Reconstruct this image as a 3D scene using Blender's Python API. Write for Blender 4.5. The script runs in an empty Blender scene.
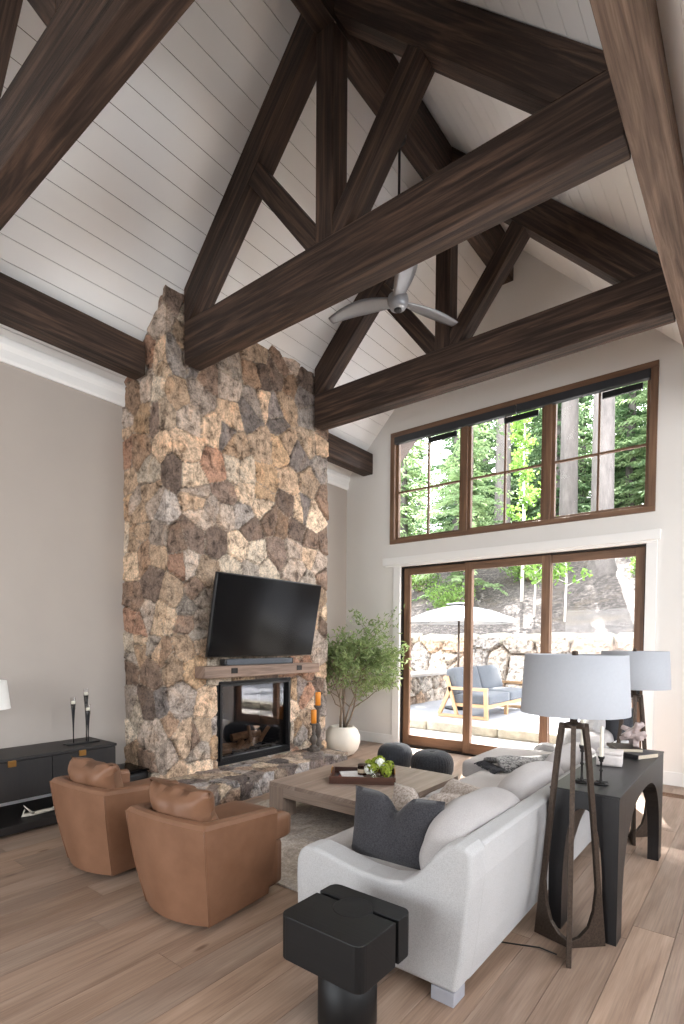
import bpy, bmesh, math, random
import numpy as np
from mathutils import Vector, Matrix, noise
random.seed(7)
R = random.random
U = random.uniform
PI = math.pi
COL = bpy.context.scene.collection
rad = math.radians

# ------------------------------------------------------------------ materials
def lin(c):
    return tuple(((x/255)/12.92 if x/255 <= .04045 else ((x/255+.055)/1.055)**2.4) for x in c)

class NT:
    def __init__(s, name):
        m = bpy.data.materials.new(name); m.use_nodes = True
        s.m = m; s.t = m.node_tree; s.t.nodes.clear()
        s.out = s.n('ShaderNodeOutputMaterial'); s.b = s.n('ShaderNodeBsdfPrincipled')
        s.l(s.b.outputs[0], s.out.inputs[0])
    def n(s, ty, **k):
        n = s.t.nodes.new(ty)
        for a, v in k.items(): setattr(n, a, v)
        return n
    def l(s, a, b): s.t.links.new(a, b)
    def coord(s, kind='Object', scale=(1, 1, 1), rot=(0, 0, 0)):
        c = s.n('ShaderNodeTexCoord'); mp = s.n('ShaderNodeMapping')
        mp.inputs['Scale'].default_value = scale; mp.inputs['Rotation'].default_value = rot
        s.l(c.outputs[kind], mp.inputs[0]); return mp.outputs[0]
    def noise(s, vec, scale, detail=4, rough=.6, dist=0):
        n = s.n('ShaderNodeTexNoise'); n.inputs['Scale'].default_value = scale
        n.inputs['Detail'].default_value = detail; n.inputs['Roughness'].default_value = rough
        n.inputs['Distortion'].default_value = dist
        s.l(vec, n.inputs['Vector']); return n.outputs['Fac']
    def ramp(s, fac, stops):
        r = s.n('ShaderNodeValToRGB'); e = r.color_ramp.elements
        while len(e) < len(stops): e.new(.5)
        for i, (p, c) in enumerate(stops):
            e[i].position = p; e[i].color = (*c, 1)
        s.l(fac, r.inputs[0]); return r.outputs[0]
    def mix(s, f, a, b, mode='MIX'):
        m = s.n('ShaderNodeMix', data_type='RGBA', blend_type=mode)
        for sock, v in ((m.inputs[0], f), (m.inputs[6], a), (m.inputs[7], b)):
            if isinstance(v, (int, float)): sock.default_value = v
            elif isinstance(v, tuple): sock.default_value = (*v, 1)
            else: s.l(v, sock)
        return m.outputs[2]
    def bump(s, h, strength=.3, dist=.01):
        b = s.n('ShaderNodeBump'); b.inputs['Strength'].default_value = strength
        b.inputs['Distance'].default_value = dist
        s.l(h, b.inputs['Height']); s.l(b.outputs[0], s.b.inputs['Normal'])
    def col(s, c):
        if isinstance(c, tuple): s.b.inputs['Base Color'].default_value = (*c, 1)
        else: s.l(c, s.b.inputs['Base Color'])
    def rough(s, r, spec=None):
        s.b.inputs['Roughness'].default_value = r
        if spec is not None: s.b.inputs['Specular IOR Level'].default_value = spec

def mottled(name, c, var=.12, scale=8, rough=.6, bump=0, bscale=None, bdist=.005, metal=0, spec=None, cscale=(1, 1, 1)):
    t = NT(name); v = t.coord('Object', cscale); f = t.noise(v, scale)
    a = lin(c); lo = tuple(x*(1-var) for x in a); hi = tuple(min(1, x*(1+var)) for x in a)
    t.col(t.ramp(f, [(.3, lo), (.7, hi)])); t.rough(rough, spec); t.b.inputs['Metallic'].default_value = metal
    if bump: t.bump(t.noise(v, bscale or scale*6, 3), bump, bdist)
    return t.m

def wood_uv(name, dark, mid, light, rough=.55, stretch=14, bump=.25, rings=3.0, attr=False, spec=None):
    """grain runs along U of the UV map (metres)"""
    t = NT(name)
    v = t.coord('UV', (1.1, stretch, 1)); f1 = t.noise(v, 1.0, 8, .62, .6)
    v2 = t.coord('UV', (2.5, 110, 1)); f2 = t.noise(v2, 1.0, 3, .6)
    v3 = t.coord('UV', (.45, rings, 1)); w = t.noise(v3, 1.2, 2, .5, 1.4)
    wv = t.n('ShaderNodeMath', operation='MULTIPLY'); t.l(w, wv.inputs[0]); wv.inputs[1].default_value = 22
    sn = t.n('ShaderNodeMath', operation='SINE'); t.l(wv.outputs[0], sn.inputs[0])
    hf = t.n('ShaderNodeMath', operation='MULTIPLY_ADD'); t.l(sn.outputs[0], hf.inputs[0]); hf.inputs[1].default_value = .5; hf.inputs[2].default_value = .5
    base = t.ramp(f1, [(.28, dark), (.5, mid), (.74, light)])
    c = t.mix(.22, base, t.ramp(hf.outputs[0], [(.05, dark), (.6, mid), (1, light)]))
    c = t.mix(.45, c, t.ramp(f2, [(.3, (.55, .55, .55)), (.62, (1.15, 1.15, 1.15))]), 'MULTIPLY')
    if attr:
        a = t.n('ShaderNodeAttribute', attribute_name='pcol'); c = t.mix(1, c, a.outputs['Color'], 'MULTIPLY')
        # knots
        kv = t.coord('UV', (1.6, 5, 1)); vo = t.n('ShaderNodeTexVoronoi'); vo.inputs['Scale'].default_value = 1.15
        t.l(kv, vo.inputs['Vector'])
        c = t.mix(1, c, t.ramp(vo.outputs['Distance'], [(.04, (.45, .38, .33)), (.11, (1, 1, 1))]), 'MULTIPLY')
    t.col(c); t.rough(rough, spec)
    mh = t.n('ShaderNodeMath', operation='ADD'); t.l(f1, mh.inputs[0]); t.l(f2, mh.inputs[1])
    t.bump(mh.outputs[0], bump, .004)
    return t.m

def fabric(name, c, c2=None, scale=260, rough=.95, bump=.35, mix=.5):
    t = NT(name); v = t.coord('Object'); f = t.noise(v, scale, 2, .7)
    a = lin(c); b = lin(c2) if c2 else tuple(x*.72 for x in a)
    big = t.noise(v, 3.0, 3)
    cc = t.ramp(f, [(.35, b), (.6, a)])
    cc = t.mix(.5, cc, t.ramp(big, [(.3, (.88, .88, .88)), (.7, (1.05, 1.05, 1.05))]), 'MULTIPLY')
    t.col(cc); t.rough(rough, .15); t.bump(f, bump, .002)
    t.b.inputs['Sheen Weight'].default_value = .15
    return t.m

def glassmat(name, tint=(1, 1, 1), gl=.012):
    m = bpy.data.materials.new(name); m.use_nodes = True; t = m.node_tree; t.nodes.clear()
    o = t.nodes.new('ShaderNodeOutputMaterial'); mx = t.nodes.new('ShaderNodeMixShader')
    tr = t.nodes.new('ShaderNodeBsdfTransparent'); tr.inputs[0].default_value = (*tint, 1)
    g = t.nodes.new('ShaderNodeBsdfGlossy'); g.inputs['Roughness'].default_value = .02
    lw = t.nodes.new('ShaderNodeLayerWeight'); lw.inputs['Blend'].default_value = .12
    mm = t.nodes.new('ShaderNodeMath'); mm.operation = 'MULTIPLY_ADD'; mm.inputs[1].default_value = .35; mm.inputs[2].default_value = gl
    t.links.new(lw.outputs['Fresnel'], mm.inputs[0]); t.links.new(mm.outputs[0], mx.inputs[0])
    t.links.new(tr.outputs[0], mx.inputs[1]); t.links.new(g.outputs[0], mx.inputs[2]); t.links.new(mx.outputs[0], o.inputs[0])
    return m

def stone_mat(name, bump=.6):
    t = NT(name); a = t.n('ShaderNodeAttribute', attribute_name='Col'); v = t.coord('Object')
    f = t.noise(v, 9, 8, .72, .4); g = t.noise(v, 45, 5, .75); k = t.noise(v, 3.2, 3, .6, 1)
    c = t.mix(1, a.outputs['Color'], t.ramp(f, [(.36, (.30, .27, .25)), (.46, (.9, .88, .86)), (.58, (1.36, 1.33, 1.3))]), 'MULTIPLY')
    c = t.mix(.8, c, t.ramp(g, [(.36, (.5, .48, .47)), (.56, (1.18, 1.18, 1.18))]), 'MULTIPLY')
    c = t.mix(.55, c, t.ramp(k, [(.3, (.84, .8, .78)), (.5, (1, 1, 1)), (.7, (1.22, 1.04, .88))]), 'MULTIPLY')
    t.col(c); t.rough(.85, .3)
    ad = t.n('ShaderNodeMath', operation='ADD'); t.l(f, ad.inputs[0]); t.l(g, ad.inputs[1]); t.bump(ad.outputs[0], bump, .012)
    return t.m

def leafmat(name, c, c2, rough=.55, scale=3.0):
    t = NT(name); v = t.coord('Object'); f = t.noise(v, scale, 4, .7)
    t.col(t.ramp(f, [(.3, lin(c2)), (.68, lin(c))])); t.rough(rough, .3)
    tr = t.n('ShaderNodeBsdfTranslucent'); t.l(t.b.inputs['Base Color'].links[0].from_socket, tr.inputs[0])
    mx = t.n('ShaderNodeMixShader'); mx.inputs[0].default_value = .45
    t.l(t.b.outputs[0], mx.inputs[1]); t.l(tr.outputs[0], mx.inputs[2]); t.l(mx.outputs[0], t.out.inputs[0])
    return t.m

M = {}
M['timber'] = wood_uv('stained timber', lin((28, 21, 17)), lin((54, 41, 34)), lin((104, 81, 67)), .62, 24, .8, 6, spec=.3)
M['timber_light'] = wood_uv('bounce lit timber', lin((82, 68, 58)), lin((122, 103, 90)), lin((164, 142, 126)), .65, 24, .8, 5, spec=.3)  # paler copy of the timber, floor bounce on its underside put into the colour
M['frame'] = wood_uv('window wood', lin((82, 59, 43)), lin((112, 83, 62)), lin((138, 106, 80)), .5, 16, .15, 2)
M['turned'] = mottled('weathered turned wood', (84, 74, 66), .3, 50, .7, .5, 90, .003)
M['mantel'] = wood_uv('mantel wood', lin((84, 66, 56)), lin((128, 106, 92)), lin((160, 138, 122)), .7, 14, .6, 4)
M['oak'] = wood_uv('floor oak', lin((120, 98, 82)), lin((148, 125, 108)), lin((168, 146, 128)), .42, 9, .12, 2.2, attr=True, spec=.35)
M['table'] = wood_uv('grey brown table wood', lin((122, 105, 93)), lin((146, 128, 115)), lin((164, 146, 133)), .5, 12, .15, 2.5)
M['black_wood'] = wood_uv('black oak', lin((12, 12, 14)), lin((21, 20, 22)), lin((31, 29, 30)), .38, 20, .25, 2, spec=.45)
M['espresso'] = wood_uv('espresso wood', lin((18, 15, 15)), lin((27, 23, 22)), lin((38, 33, 31)), .5, 18, .15, 2)
M['ebonized'] = wood_uv('charred black wood', lin((5, 5, 6)), lin((9, 9, 10)), lin((14, 14, 15)), .5, 20, .2, 2, spec=.35)
M['tray'] = wood_uv('dark walnut', lin((52, 30, 20)), lin((74, 44, 31)), lin((94, 60, 44)), .45, 18, .1, 2)
M['teak'] = wood_uv('pale teak', lin((150, 118, 84)), lin((170, 138, 102)), lin((184, 154, 120)), .6, 12, .1, 2)
M['wall_warm'] = mottled('warm grey paint', (172, 163, 155), .02, 2, .85, .05, 200, .001)
M['wall_white'] = mottled('soft white paint', (222, 219, 215), .015, 2, .85, .05, 200, .001)
M['trimwhite'] = mottled('white trim paint', (232, 231, 229), .01, 3, .5)
M['shiplap'] = mottled('white shiplap paint', (240, 240, 239), .015, 2, .6)
M['white_header'] = M['wall_white']
M['stone'] = stone_mat('field stone', 1.0)
M['boulder'] = stone_mat('retaining boulders', .5)
M['firebrick'] = None
M['black_metal'] = mottled('black metal', (22, 22, 24), .1, 20, .42, metal=.3)
M['iron'] = mottled('cast dark iron', (34, 31, 30), .2, 60, .5, .4, 120, .002, metal=.5)
M['shade_metal'] = mottled('charcoal cassette', (40, 42, 46), .06, 10, .5)
M['bronze'] = mottled('hammered bronze', (74, 63, 55), .3, 90, .42, .7, 140, .003, metal=.65)
M['brass'] = mottled('brass', (170, 125, 70), .1, 20, .35, metal=.9)
M['chrome'] = mottled('brushed steel', (150, 152, 155), .05, 20, .3, metal=.9)
M['greymetal'] = mottled('brushed aluminium', (158, 162, 168), .05, 12, .4, metal=.35, cscale=(1, 1, 1))
M['sofa'] = fabric('pale grey woven linen', (184, 183, 183), (164, 163, 162), 330)
M['sofa2'] = fabric('pale grey cushion linen', (182, 177, 175), (162, 157, 155), 330)  # linen tinted slightly pink, with bounced light put into the colour
M['footblock'] = mottled('grey fabric foot', (150, 150, 156), .05, 20, .9)
M['charcoal'] = fabric('charcoal chenille', (64, 63, 66), (42, 41, 44), 160, bump=.5)
M['beige'] = fabric('beige striped weave', (190, 178, 167), (140, 127, 118), 70, bump=.3)
M['palepillow'] = fabric('pale linen pillow', (200, 198, 197), (168, 164, 162), 220)
M['darkpillow'] = fabric('slate pillow', (86, 88, 94), (60, 62, 66), 180)
M['throw'] = fabric('black and white flecked knit', (150, 148, 147), (34, 34, 36), 48, bump=.6)
M['pouf'] = fabric('dark grey knit', (58, 60, 64), (34, 35, 38), 90, bump=1.0)
M['outcush'] = fabric('blue grey outdoor canvas', (88, 92, 98), (68, 72, 78), 150)
M['canvas'] = mottled('umbrella canvas', (168, 168, 168), .03, 3, .9)
M['lampshade'] = mottled('pale grey linen shade', (164, 166, 171), .02, 60, .9, .2, 300, .001)
M['whiteshade'] = mottled('white linen shade', (235, 233, 228), .02, 60, .9)
t = NT('camel leather'); v = t.coord('Object'); f = t.noise(v, 4, 5, .6); g = t.noise(v, 160, 3, .6)
t.col(t.ramp(f, [(.3, lin((108, 75, 54))), (.7, lin((127, 92, 70)))])); t.rough(.5, .35); t.bump(g, .25, .0015); M['leather'] = t.m
M['tv'] = mottled('tv screen glass', (6, 6, 8), .05, 3, .16, spec=.1)
M['plastic'] = mottled('black plastic', (16, 16, 18), .08, 30, .45)
M['greyplastic'] = fabric('grey speaker cloth', (98, 102, 108), (72, 75, 80), 300)
M['glass'] = glassmat('window glass')
M['fireglass'] = glassmat('fireplace glass', (.72, .72, .74), .07)
M['amberglass'] = glassmat('smoked amber glass', (.42, .24, .16), .08)
M['clearglass'] = glassmat('clear glass', (.95, .95, .95), .1)
M['planter'] = mottled('cream ceramic', (226, 217, 203), .03, 6, .55, .1, 60, .002)
M['soil'] = mottled('potting soil', (45, 34, 27), .3, 60, .95, .8, 60, .01)
M['bark'] = mottled('olive bark', (120, 104, 88), .25, 30, .9, .7, 60, .006)
M['leaf'] = leafmat('olive leaves', (172, 188, 132), (96, 118, 72), .5, 9)
M['lime'] = leafmat('lime flowers', (196, 206, 84), (110, 140, 44), .6, 40)
M['whiteflower'] = mottled('white petals', (236, 238, 226), .04, 30, .7)
M['wax_orange'] = mottled('orange wax', (226, 140, 44), .08, 10, .55); 
M['wax_ivory'] = mottled('ivory wax', (232, 226, 210), .03, 10, .55)
M['wax_black'] = mottled('black wax', (28, 26, 26), .1, 10, .5)
M['label'] = mottled('pale paper label', (190, 170, 145), .05, 10, .7)
M['paper'] = mottled('magazine cover', (206, 204, 206), .12, 14, .6)
M['paperdark'] = mottled('dark magazine cover', (60, 58, 62), .2, 14, .55)
M['paperred'] = mottled('red printed cover', (140, 60, 55), .2, 14, .55)
M['pages'] = mottled('book pages', (198, 186, 166), .05, 80, .9, cscale=(1, 1, 8))
M['marble'] = mottled('veined white marble', (206, 198, 194), .12, 14, .35)
M['rose_crystal'] = mottled('rose grey quartz', (176, 160, 156), .25, 26, .4, .5, 40, .006)
M['antler'] = mottled('pale antler', (190, 182, 168), .15, 20, .6, .3, 40, .004)
M['log'] = mottled('split log', (150, 110, 74), .3, 14, .9, .8, 40, .01, cscale=(1, 1, 1))
M['deck'] = mottled('pale concrete pavers', (160, 154, 148), .08, 3, .9, .2, 60, .003)
M['patio'] = mottled('blue grey patio slabs', (142, 143, 148), .08, 2, .9, .2, 60, .003)
M['curb'] = mottled('rough cut kerb stone', (140, 134, 120), .2, 10, .9, .7, 20, .02)
M['aspenbark'] = mottled('aspen bark', (205, 200, 190), .12, 8, .85)
M['firbark'] = mottled('fir bark', (94, 88, 85), .3, 5, .95, .9, 9, .05, cscale=(1, 1, .25))
M['fir'] = leafmat('fir needles', (124, 150, 110), (52, 78, 50), .6, 1.3)
M['fir2'] = leafmat('bright fir needles', (168, 188, 140), (84, 112, 72), .6, 1.3)
M['aspen'] = leafmat('aspen leaves', (138, 172, 84), (86, 122, 50), .5, 4)
M['shrub'] = leafmat('shrub leaves', (120, 150, 74), (70, 96, 46), .55, 4)
M['dark_soffit'] = mottled('brown grey siding', (98, 88, 84), .06, 4, .8)
# hillside: wood chip mulch
t = NT('mulch hillside'); v = t.coord('Object'); f = t.noise(v, 9, 7, .85); g = t.noise(v, .9, 5, .7, 1)
c = t.ramp(f, [(.32, lin((30, 27, 26))), (.5, lin((66, 60, 57))), (.64, lin((132, 122, 116)))])
c = t.mix(t.ramp(g, [(.52, (0, 0, 0)), (.66, (1, 1, 1))]), c, lin((88, 78, 68))); t.col(c); t.rough(.95); t.bump(f, 1, .05); M['mulch'] = t.m
# herringbone firebrick liner
t = NT('dark firebrick'); v = t.coord('Object', (1, 1, 1), (0, rad(90), 0)); br = t.n('ShaderNodeTexBrick')
br.inputs['Scale'].default_value = 9; br.inputs['Color1'].default_value = (*lin((62, 58, 58)), 1); br.inputs['Color2'].default_value = (*lin((48, 45, 46)), 1)
br.inputs['Mortar'].default_value = (*lin((24, 22, 22)), 1); br.inputs['Mortar Size'].default_value = .03
t.l(t.coord('Object', (1, 1, 1), (rad(45), rad(90), 0)), br.inputs['Vector']); t.col(br.outputs[0]); t.rough(.85); M['firebrick'] = t.m
# rug
t = NT('distressed rug'); v = t.coord('Object'); f = t.noise(v, 2.2, 6, .7, 1.5); g = t.noise(v, 60, 3, .8); k = t.noise(v, 9, 4, .7, 2)
c = t.ramp(f, [(.3, lin((140, 132, 124))), (.5, lin((186, 178, 168))), (.7, lin((156, 152, 150)))])
c = t.mix(.7, c, t.ramp(k, [(.35, (.72, .7, .68)), (.6, (1.1, 1.1, 1.1))]), 'MULTIPLY')
c = t.mix(.8, c, t.ramp(g, [(.35, (.7, .7, .7)), (.62, (1.2, 1.2, 1.2))]), 'MULTIPLY'); t.col(c); t.rough(1, .1); t.bump(g, .8, .004); M['rug'] = t.m
M['rugborder'] = fabric('grey rug border', (112, 106, 102), (70, 66, 64), 80)
M['underfloor'] = mottled('floor gap', (58, 46, 38), .1, 5, .9)
M['ceilgap'] = mottled('ceiling groove shadow gap', (120, 118, 114), .02, 5, .9)

# ------------------------------------------------------------------ mesh builder
class MB:
    def __init__(s): s.v = []; s.f = []; s.uv = []; s.sm = []; s.col = []
    def add(s, vs, fs, axis=None, smooth=False):
        o = len(s.v); s.v += [tuple(p) for p in vs]
        ax = Vector(axis).normalized() if axis is not None else None
        if ax is not None:
            a = Vector((0, 0, 1)) if abs(ax.z) < .9 else Vector((1, 0, 0))
            n1 = ax.cross(a).normalized(); n2 = ax.cross(n1)
            r1, r2 = U(0, 50), U(0, 50)
        for f in fs:
            s.f.append([i+o for i in f]); s.sm.append(smooth)
            if ax is not None:
                s.uv.append([(Vector(vs[i]).dot(ax)+r1, Vector(vs[i]).dot(n1)+Vector(vs[i]).dot(n2)+r2) for i in f])
            else: s.uv.append(None)
        return s
    def box(s, x0, x1, y0, y1, z0, z1, axis=None):
        vs = [(x, y, z) for x in (x0, x1) for y in (y0, y1) for z in (z0, z1)]
        fs = [(0, 1, 3, 2), (4, 6, 7, 5), (0, 4, 5, 1), (2, 3, 7, 6), (0, 2, 6, 4), (1, 5, 7, 3)]
        return s.add(vs, fs, axis)
    def prism(s, pts, d0, d1, plane='XZ', axis=None, smooth=False):
        """pts polygon in plane; extruded d0..d1 along the third axis"""
        def P(a, b, d):
            return {'XZ': (a, d, b), 'YZ': (d, a, b), 'XY': (a, b, d)}[plane]
        n = len(pts); vs = [P(a, b, d0) for a, b in pts]+[P(a, b, d1) for a, b in pts]
        fs = [tuple(range(n)), tuple(range(2*n-1, n-1, -1))]
        fs += [(i, i+n, (i+1) % n+n, (i+1) % n) for i in range(n)]
        return s.add(vs, fs, axis, smooth)
    def lathe(s, prof, c=(0, 0, 0), n=32, smooth=True, closed=True, sx=1, sy=1):
        """prof list of (r,z)"""
        vs = []; fs = []
        for r, z in prof:
            for k in range(n):
                a = 2*PI*k/n; vs.append((c[0]+r*math.cos(a)*sx, c[1]+r*math.sin(a)*sy, c[2]+z))
        for i in range(len(prof)-1):
            for k in range(n):
                k2 = (k+1) % n; fs.append((i*n+k, i*n+k2, (i+1)*n+k2, (i+1)*n+k))
        if closed:
            fs.append(tuple(range(n-1, -1, -1))); fs.append(tuple((len(prof)-1)*n+k for k in range(n)))
        return s.add(vs, fs, None, smooth)
    def tube(s, pts, rs, n=8, axis=False, smooth=True, flat=1.0):
        pts = [Vector(p) for p in pts]
        if isinstance(rs, (int, float)): rs = [rs]*len(pts)
        vs = []; fs = []; prev = None
        for i, p in enumerate(pts):
            d = (pts[min(i+1, len(pts)-1)]-pts[max(i-1, 0)]).normalized()
            if prev is None:
                a = Vector((0, 0, 1)) if abs(d.z) < .9 else Vector((1, 0, 0)); u = d.cross(a).normalized()
            else: u = (prev-d*prev.dot(d)).normalized()
            prev = u; w = d.cross(u)
            for k in range(n):
                t = 2*PI*k/n+PI/n; vs.append(p+(u*math.cos(t)+w*math.sin(t)*flat)*rs[i])
        for i in range(len(pts)-1):
            for k in range(n):
                k2 = (k+1) % n; fs.append((i*n+k, i*n+k2, (i+1)*n+k2, (i+1)*n+k))
        fs.append(tuple(range(n-1, -1, -1))); fs.append(tuple((len(pts)-1)*n+k for k in range(n)))
        return s.add(vs, fs, (pts[-1]-pts[0]) if axis else None, smooth)
    def rbox(s, c, h, r, n=7, crown=0, wob=0, seed=0, rot=None, axis=None):
        """rounded box: centre c, half sizes h, radius r; crown bulges the top"""
        bm = bmesh.new(); bmesh.ops.create_cube(bm, size=2)
        bmesh.ops.subdivide_edges(bm, edges=bm.edges[:], cuts=n, use_grid_fill=True)
        bm.verts.ensure_lookup_table(); vs = []
        for v in bm.verts:
            p = Vector((v.co.x*h[0], v.co.y*h[1], v.co.z*h[2]))
            # pull sample positions so that rounded corners get vertices
            q = Vector([math.copysign(abs(v.co[i])**.8, v.co[i])*h[i] for i in range(3)])
            inn = Vector([max(-h[i]+r, min(h[i]-r, q[i])) for i in range(3)])
            d = q-inn
            if d.length > 1e-6: q = inn+d.normalized()*r
            fx = (1-(q.x/h[0])**2); fy = (1-(q.y/h[1])**2)
            if crown and q.z > 0: q.z += crown*max(0, fx)*max(0, fy)*(q.z/h[2])
            if wob:
                nv = noise.noise_vector(Vector((q.x*4+seed*9.1, q.y*4, q.z*4))); q += nv*wob
            if rot: q = rot @ q
            vs.append(tuple(q+Vector(c)))
        fs = [tuple(v.index for v in f.verts) for f in bm.faces]
        bm.free()
        return s.add(vs, fs, axis, True)
    def build(s, name, mat, parent=None, bevel=0, seg=2, loc=None, shade=None, auto=False):
        me = bpy.data.meshes.new(name); me.from_pydata(s.v, [], s.f); me.update()
        if any(u is not None for u in s.uv):
            l = me.uv_layers.new(name='UVMap'); k = 0; data = []
            for f, u in zip(s.f, s.uv):
                for j in range(len(f)): data += list(u[j]) if u else [0, 0]
            l.data.foreach_set('uv', data)
        me.polygons.foreach_set('use_smooth', s.sm)
        if s.col:
            ca = me.color_attributes.new('pcol', 'FLOAT_COLOR', 'CORNER'); data = []
            for f, c in zip(s.f, s.col): data += list(c)*len(f)
            ca.data.foreach_set('color', data)
        bm = bmesh.new(); bm.from_mesh(me); bmesh.ops.recalc_face_normals(bm, faces=bm.faces[:]); bm.to_mesh(me); bm.free()
        me.materials.append(mat)
        o = bpy.data.objects.new(name, me); COL.objects.link(o)
        if loc: o.location = loc
        if parent: o.parent = parent
        if bevel:
            b = o.modifiers.new('bevel', 'BEVEL'); b.width = bevel; b.segments = seg; b.limit_method = 'ANGLE'; b.angle_limit = rad(35)
            b.harden_normals = False
        return o

def tag(o, label, cat, group=None):
    o['label'] = label; o['category'] = cat
    if group: o['group'] = group
    return o
def thing(name, label, cat, loc=(0, 0, 0), rz=0, group=None):
    o = bpy.data.objects.new(name, None); COL.objects.link(o); o.empty_display_size = .1
    o.location = loc; o.rotation_euler = (0, 0, rz)
    return tag(o, label, cat, group)
def struct(o):
    o['kind'] = 'structure'; return o
def copy_tree(o, parent=None):
    c = o.copy(); COL.objects.link(c); c.parent = parent
    for ch in [x for x in bpy.data.objects if x.parent == o]: copy_tree(ch, c)
    return c

# ------------------------------------------------------------------ dimensions
XC, YC, YC2 = -4.55, 3.05, 5.47        # chimney front plane, near side, far side
XW, YB = -5.33, 6.89                   # left wall, window wall
RX, RZ = -2.74, 6.735                  # ridge
def ceil_z(x): return RZ-abs(x-RX)
XR = -.1                               # where the right slope ends
YN = -3.4                              # rear of the room
XE = 3.4

# ------------------------------------------------------------------ floor
fl = MB(); y = None
x = -5.33; row = 0
while x < XE:
    w = .2; x1 = min(x+w, XE); yy = YN-U(0, 1.8)
    while yy < YB:
        L = U(1.3, 2.3); a, b = max(yy, YN)+.0012, min(yy+L, YB)-.0012
        if b > a+.05:
            g = U(.80, 1.12); tn = U(-.04, .04)
            n0 = len(fl.f); fl.box(x+.0012, x1-.0012, a, b, -.02, 0, axis=(0, 1, 0))
            fl.col += [(g+tn, g, g-tn, 1)]*6
        yy += L
    x += w
floor = struct(fl.build('floor', M['oak']))
struct(MB().box(XW-.1, XE, YN, YB+.14, -.12, -.021).build('subfloor', M['underfloor'])); bpy.data.objects['subfloor'].parent = floor

# ------------------------------------------------------------------ walls
def wall_quad_holes(mb, plane, d0, d1, a0, a1, top, holes):
    """wall as boxes between sorted rectangular holes stacked in columns"""
struct(MB().box(XW-.15, XW, YN, YB+.15, -.02, 4.145).build('wall_left', M['wall_warm']))
# window wall with door and window openings, gable shaped
DX0, DX1, DZ = -4.303, -1.07, 2.686
WX0, WX1, WZ0, WZ1 = -4.489, -.993, 3.033, 4.68
wb = MB()
def wp(pts): wb.prism(pts, YB, YB+.15, 'XZ')
wp([(XW, -.02), (DX0, -.02), (DX0, DZ), (WX0, DZ), (WX0, ceil_z(WX0)), (XW, ceil_z(XW))])
wp([(DX1, -.02), (XE, -.02), (XE, 4.2), (-.15, 4.2), (WX1, ceil_z(WX1)), (WX1, DZ), (DX1, DZ)])
wp([(WX0, DZ), (WX1, DZ), (WX1, WZ0), (WX0, WZ0)])
wp([(WX0, WZ1), (WX1, WZ1), (WX1, ceil_z(WX1)), (RX, RZ), (WX0, ceil_z(WX0))])
struct(wb.build('wall_back', M['wall_white']))
# unseen rear and right walls with openings sized to light the room, flat ceiling
def wall_openings(name, axis, pos, a0, a1, z1, ops, mat):
    mb = MB(); cuts = sorted(ops); cur = a0
    def bx(p, q, r, s_):
        if q-p < .001: return
        if axis == 'X': mb.box(pos, pos+.15, p, q, r, s_)
        else: mb.box(p, q, pos-.15, pos, r, s_)
    for (p, q, r, s_) in cuts:
        bx(cur, p, -.02, z1); bx(p, q, -.02, r); bx(p, q, s_, z1); cur = q
    bx(cur, a1, -.02, z1)
    return struct(mb.build(name, mat))
wall_openings('wall_right', 'X', XE, YN, YB+.15, 4.2, [(-3.0, -1.0, 1.95, 3.95), (-.7, 1.3, 1.95, 3.95), (1.6, 3.6, 1.95, 3.95), (3.9, 6.2, 1.95, 3.95)], M['wall_white'])
wr = MB()
ropen = [(-4.9, -3.0, .4, 2.6), (-2.7, -.8, .4, 2.6)]
wall_openings('wall_rear', 'Y', YN, XW-.15, XE+.15, 4.0, ropen, M['wall_white'])
struct(MB().prism([(XW-.15, 4.0), (-.1, 4.0), (RX, RZ+.1), (XW, 4.2)], YN-.15, YN, 'XZ').build('wall_rear_gable', M['dark_soffit']))  # unseen gable darkened so less light bounces onto the truss fronts
# ceiling: shiplap boards as strips with a narrow groove between them
def slope_boards(side):
    mb = MB(); s2 = math.sqrt(.5); bw = .168; gap = .0045
    L = (RX-XW)/s2 if side < 0 else (XR-RX)/s2
    s = 0
    while s < L:
        a, b = s+gap/2, min(s+bw-gap/2, L)
        def P(d, off):
            x = RX+side*d*s2; z = RZ-d*s2
            return (x+side*off*s2, z+off*s2)
        p = [P(a, 0), P(b, 0), P(b, .018), P(a, .018)]
        mb.prism(p, YN, YB+.02, 'XZ', axis=(0, 1, 0)); s += bw
    return mb
cl = slope_boards(-1); cr = slope_boards(1); cl.v, base = cl.v, len(cl.v)
cl.f += [[i+base for i in f] for f in cr.f]; cl.v += cr.v; cl.uv += cr.uv; cl.sm += cr.sm
ceiling = struct(cl.build('ceiling', M['shiplap']))
bk = MB(); o1 = .02*1.4143
bk.prism([(XW-.4, ceil_z(XW)-.4+o1), (RX, RZ+o1), (RX, RZ+.3), (XW-.4, ceil_z(XW)+.3-.4)], YN-.2, YB+.95, 'XZ')
bk.prism([(XR+.2, ceil_z(XR)-.2+o1), (RX, RZ+o1), (RX, RZ+.3), (XR+.2, ceil_z(XR)+.3-.2)], YN-.2, YB+.95, 'XZ')
roof = struct(bk.build('ceiling_roof', M['dark_soffit'], ceiling))
struct(MB().box(XR, XE+.15, YN-.15, YB+.15, 4.095, 4.25).build('ceiling_side_bay', M['shiplap'], ceiling))
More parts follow.
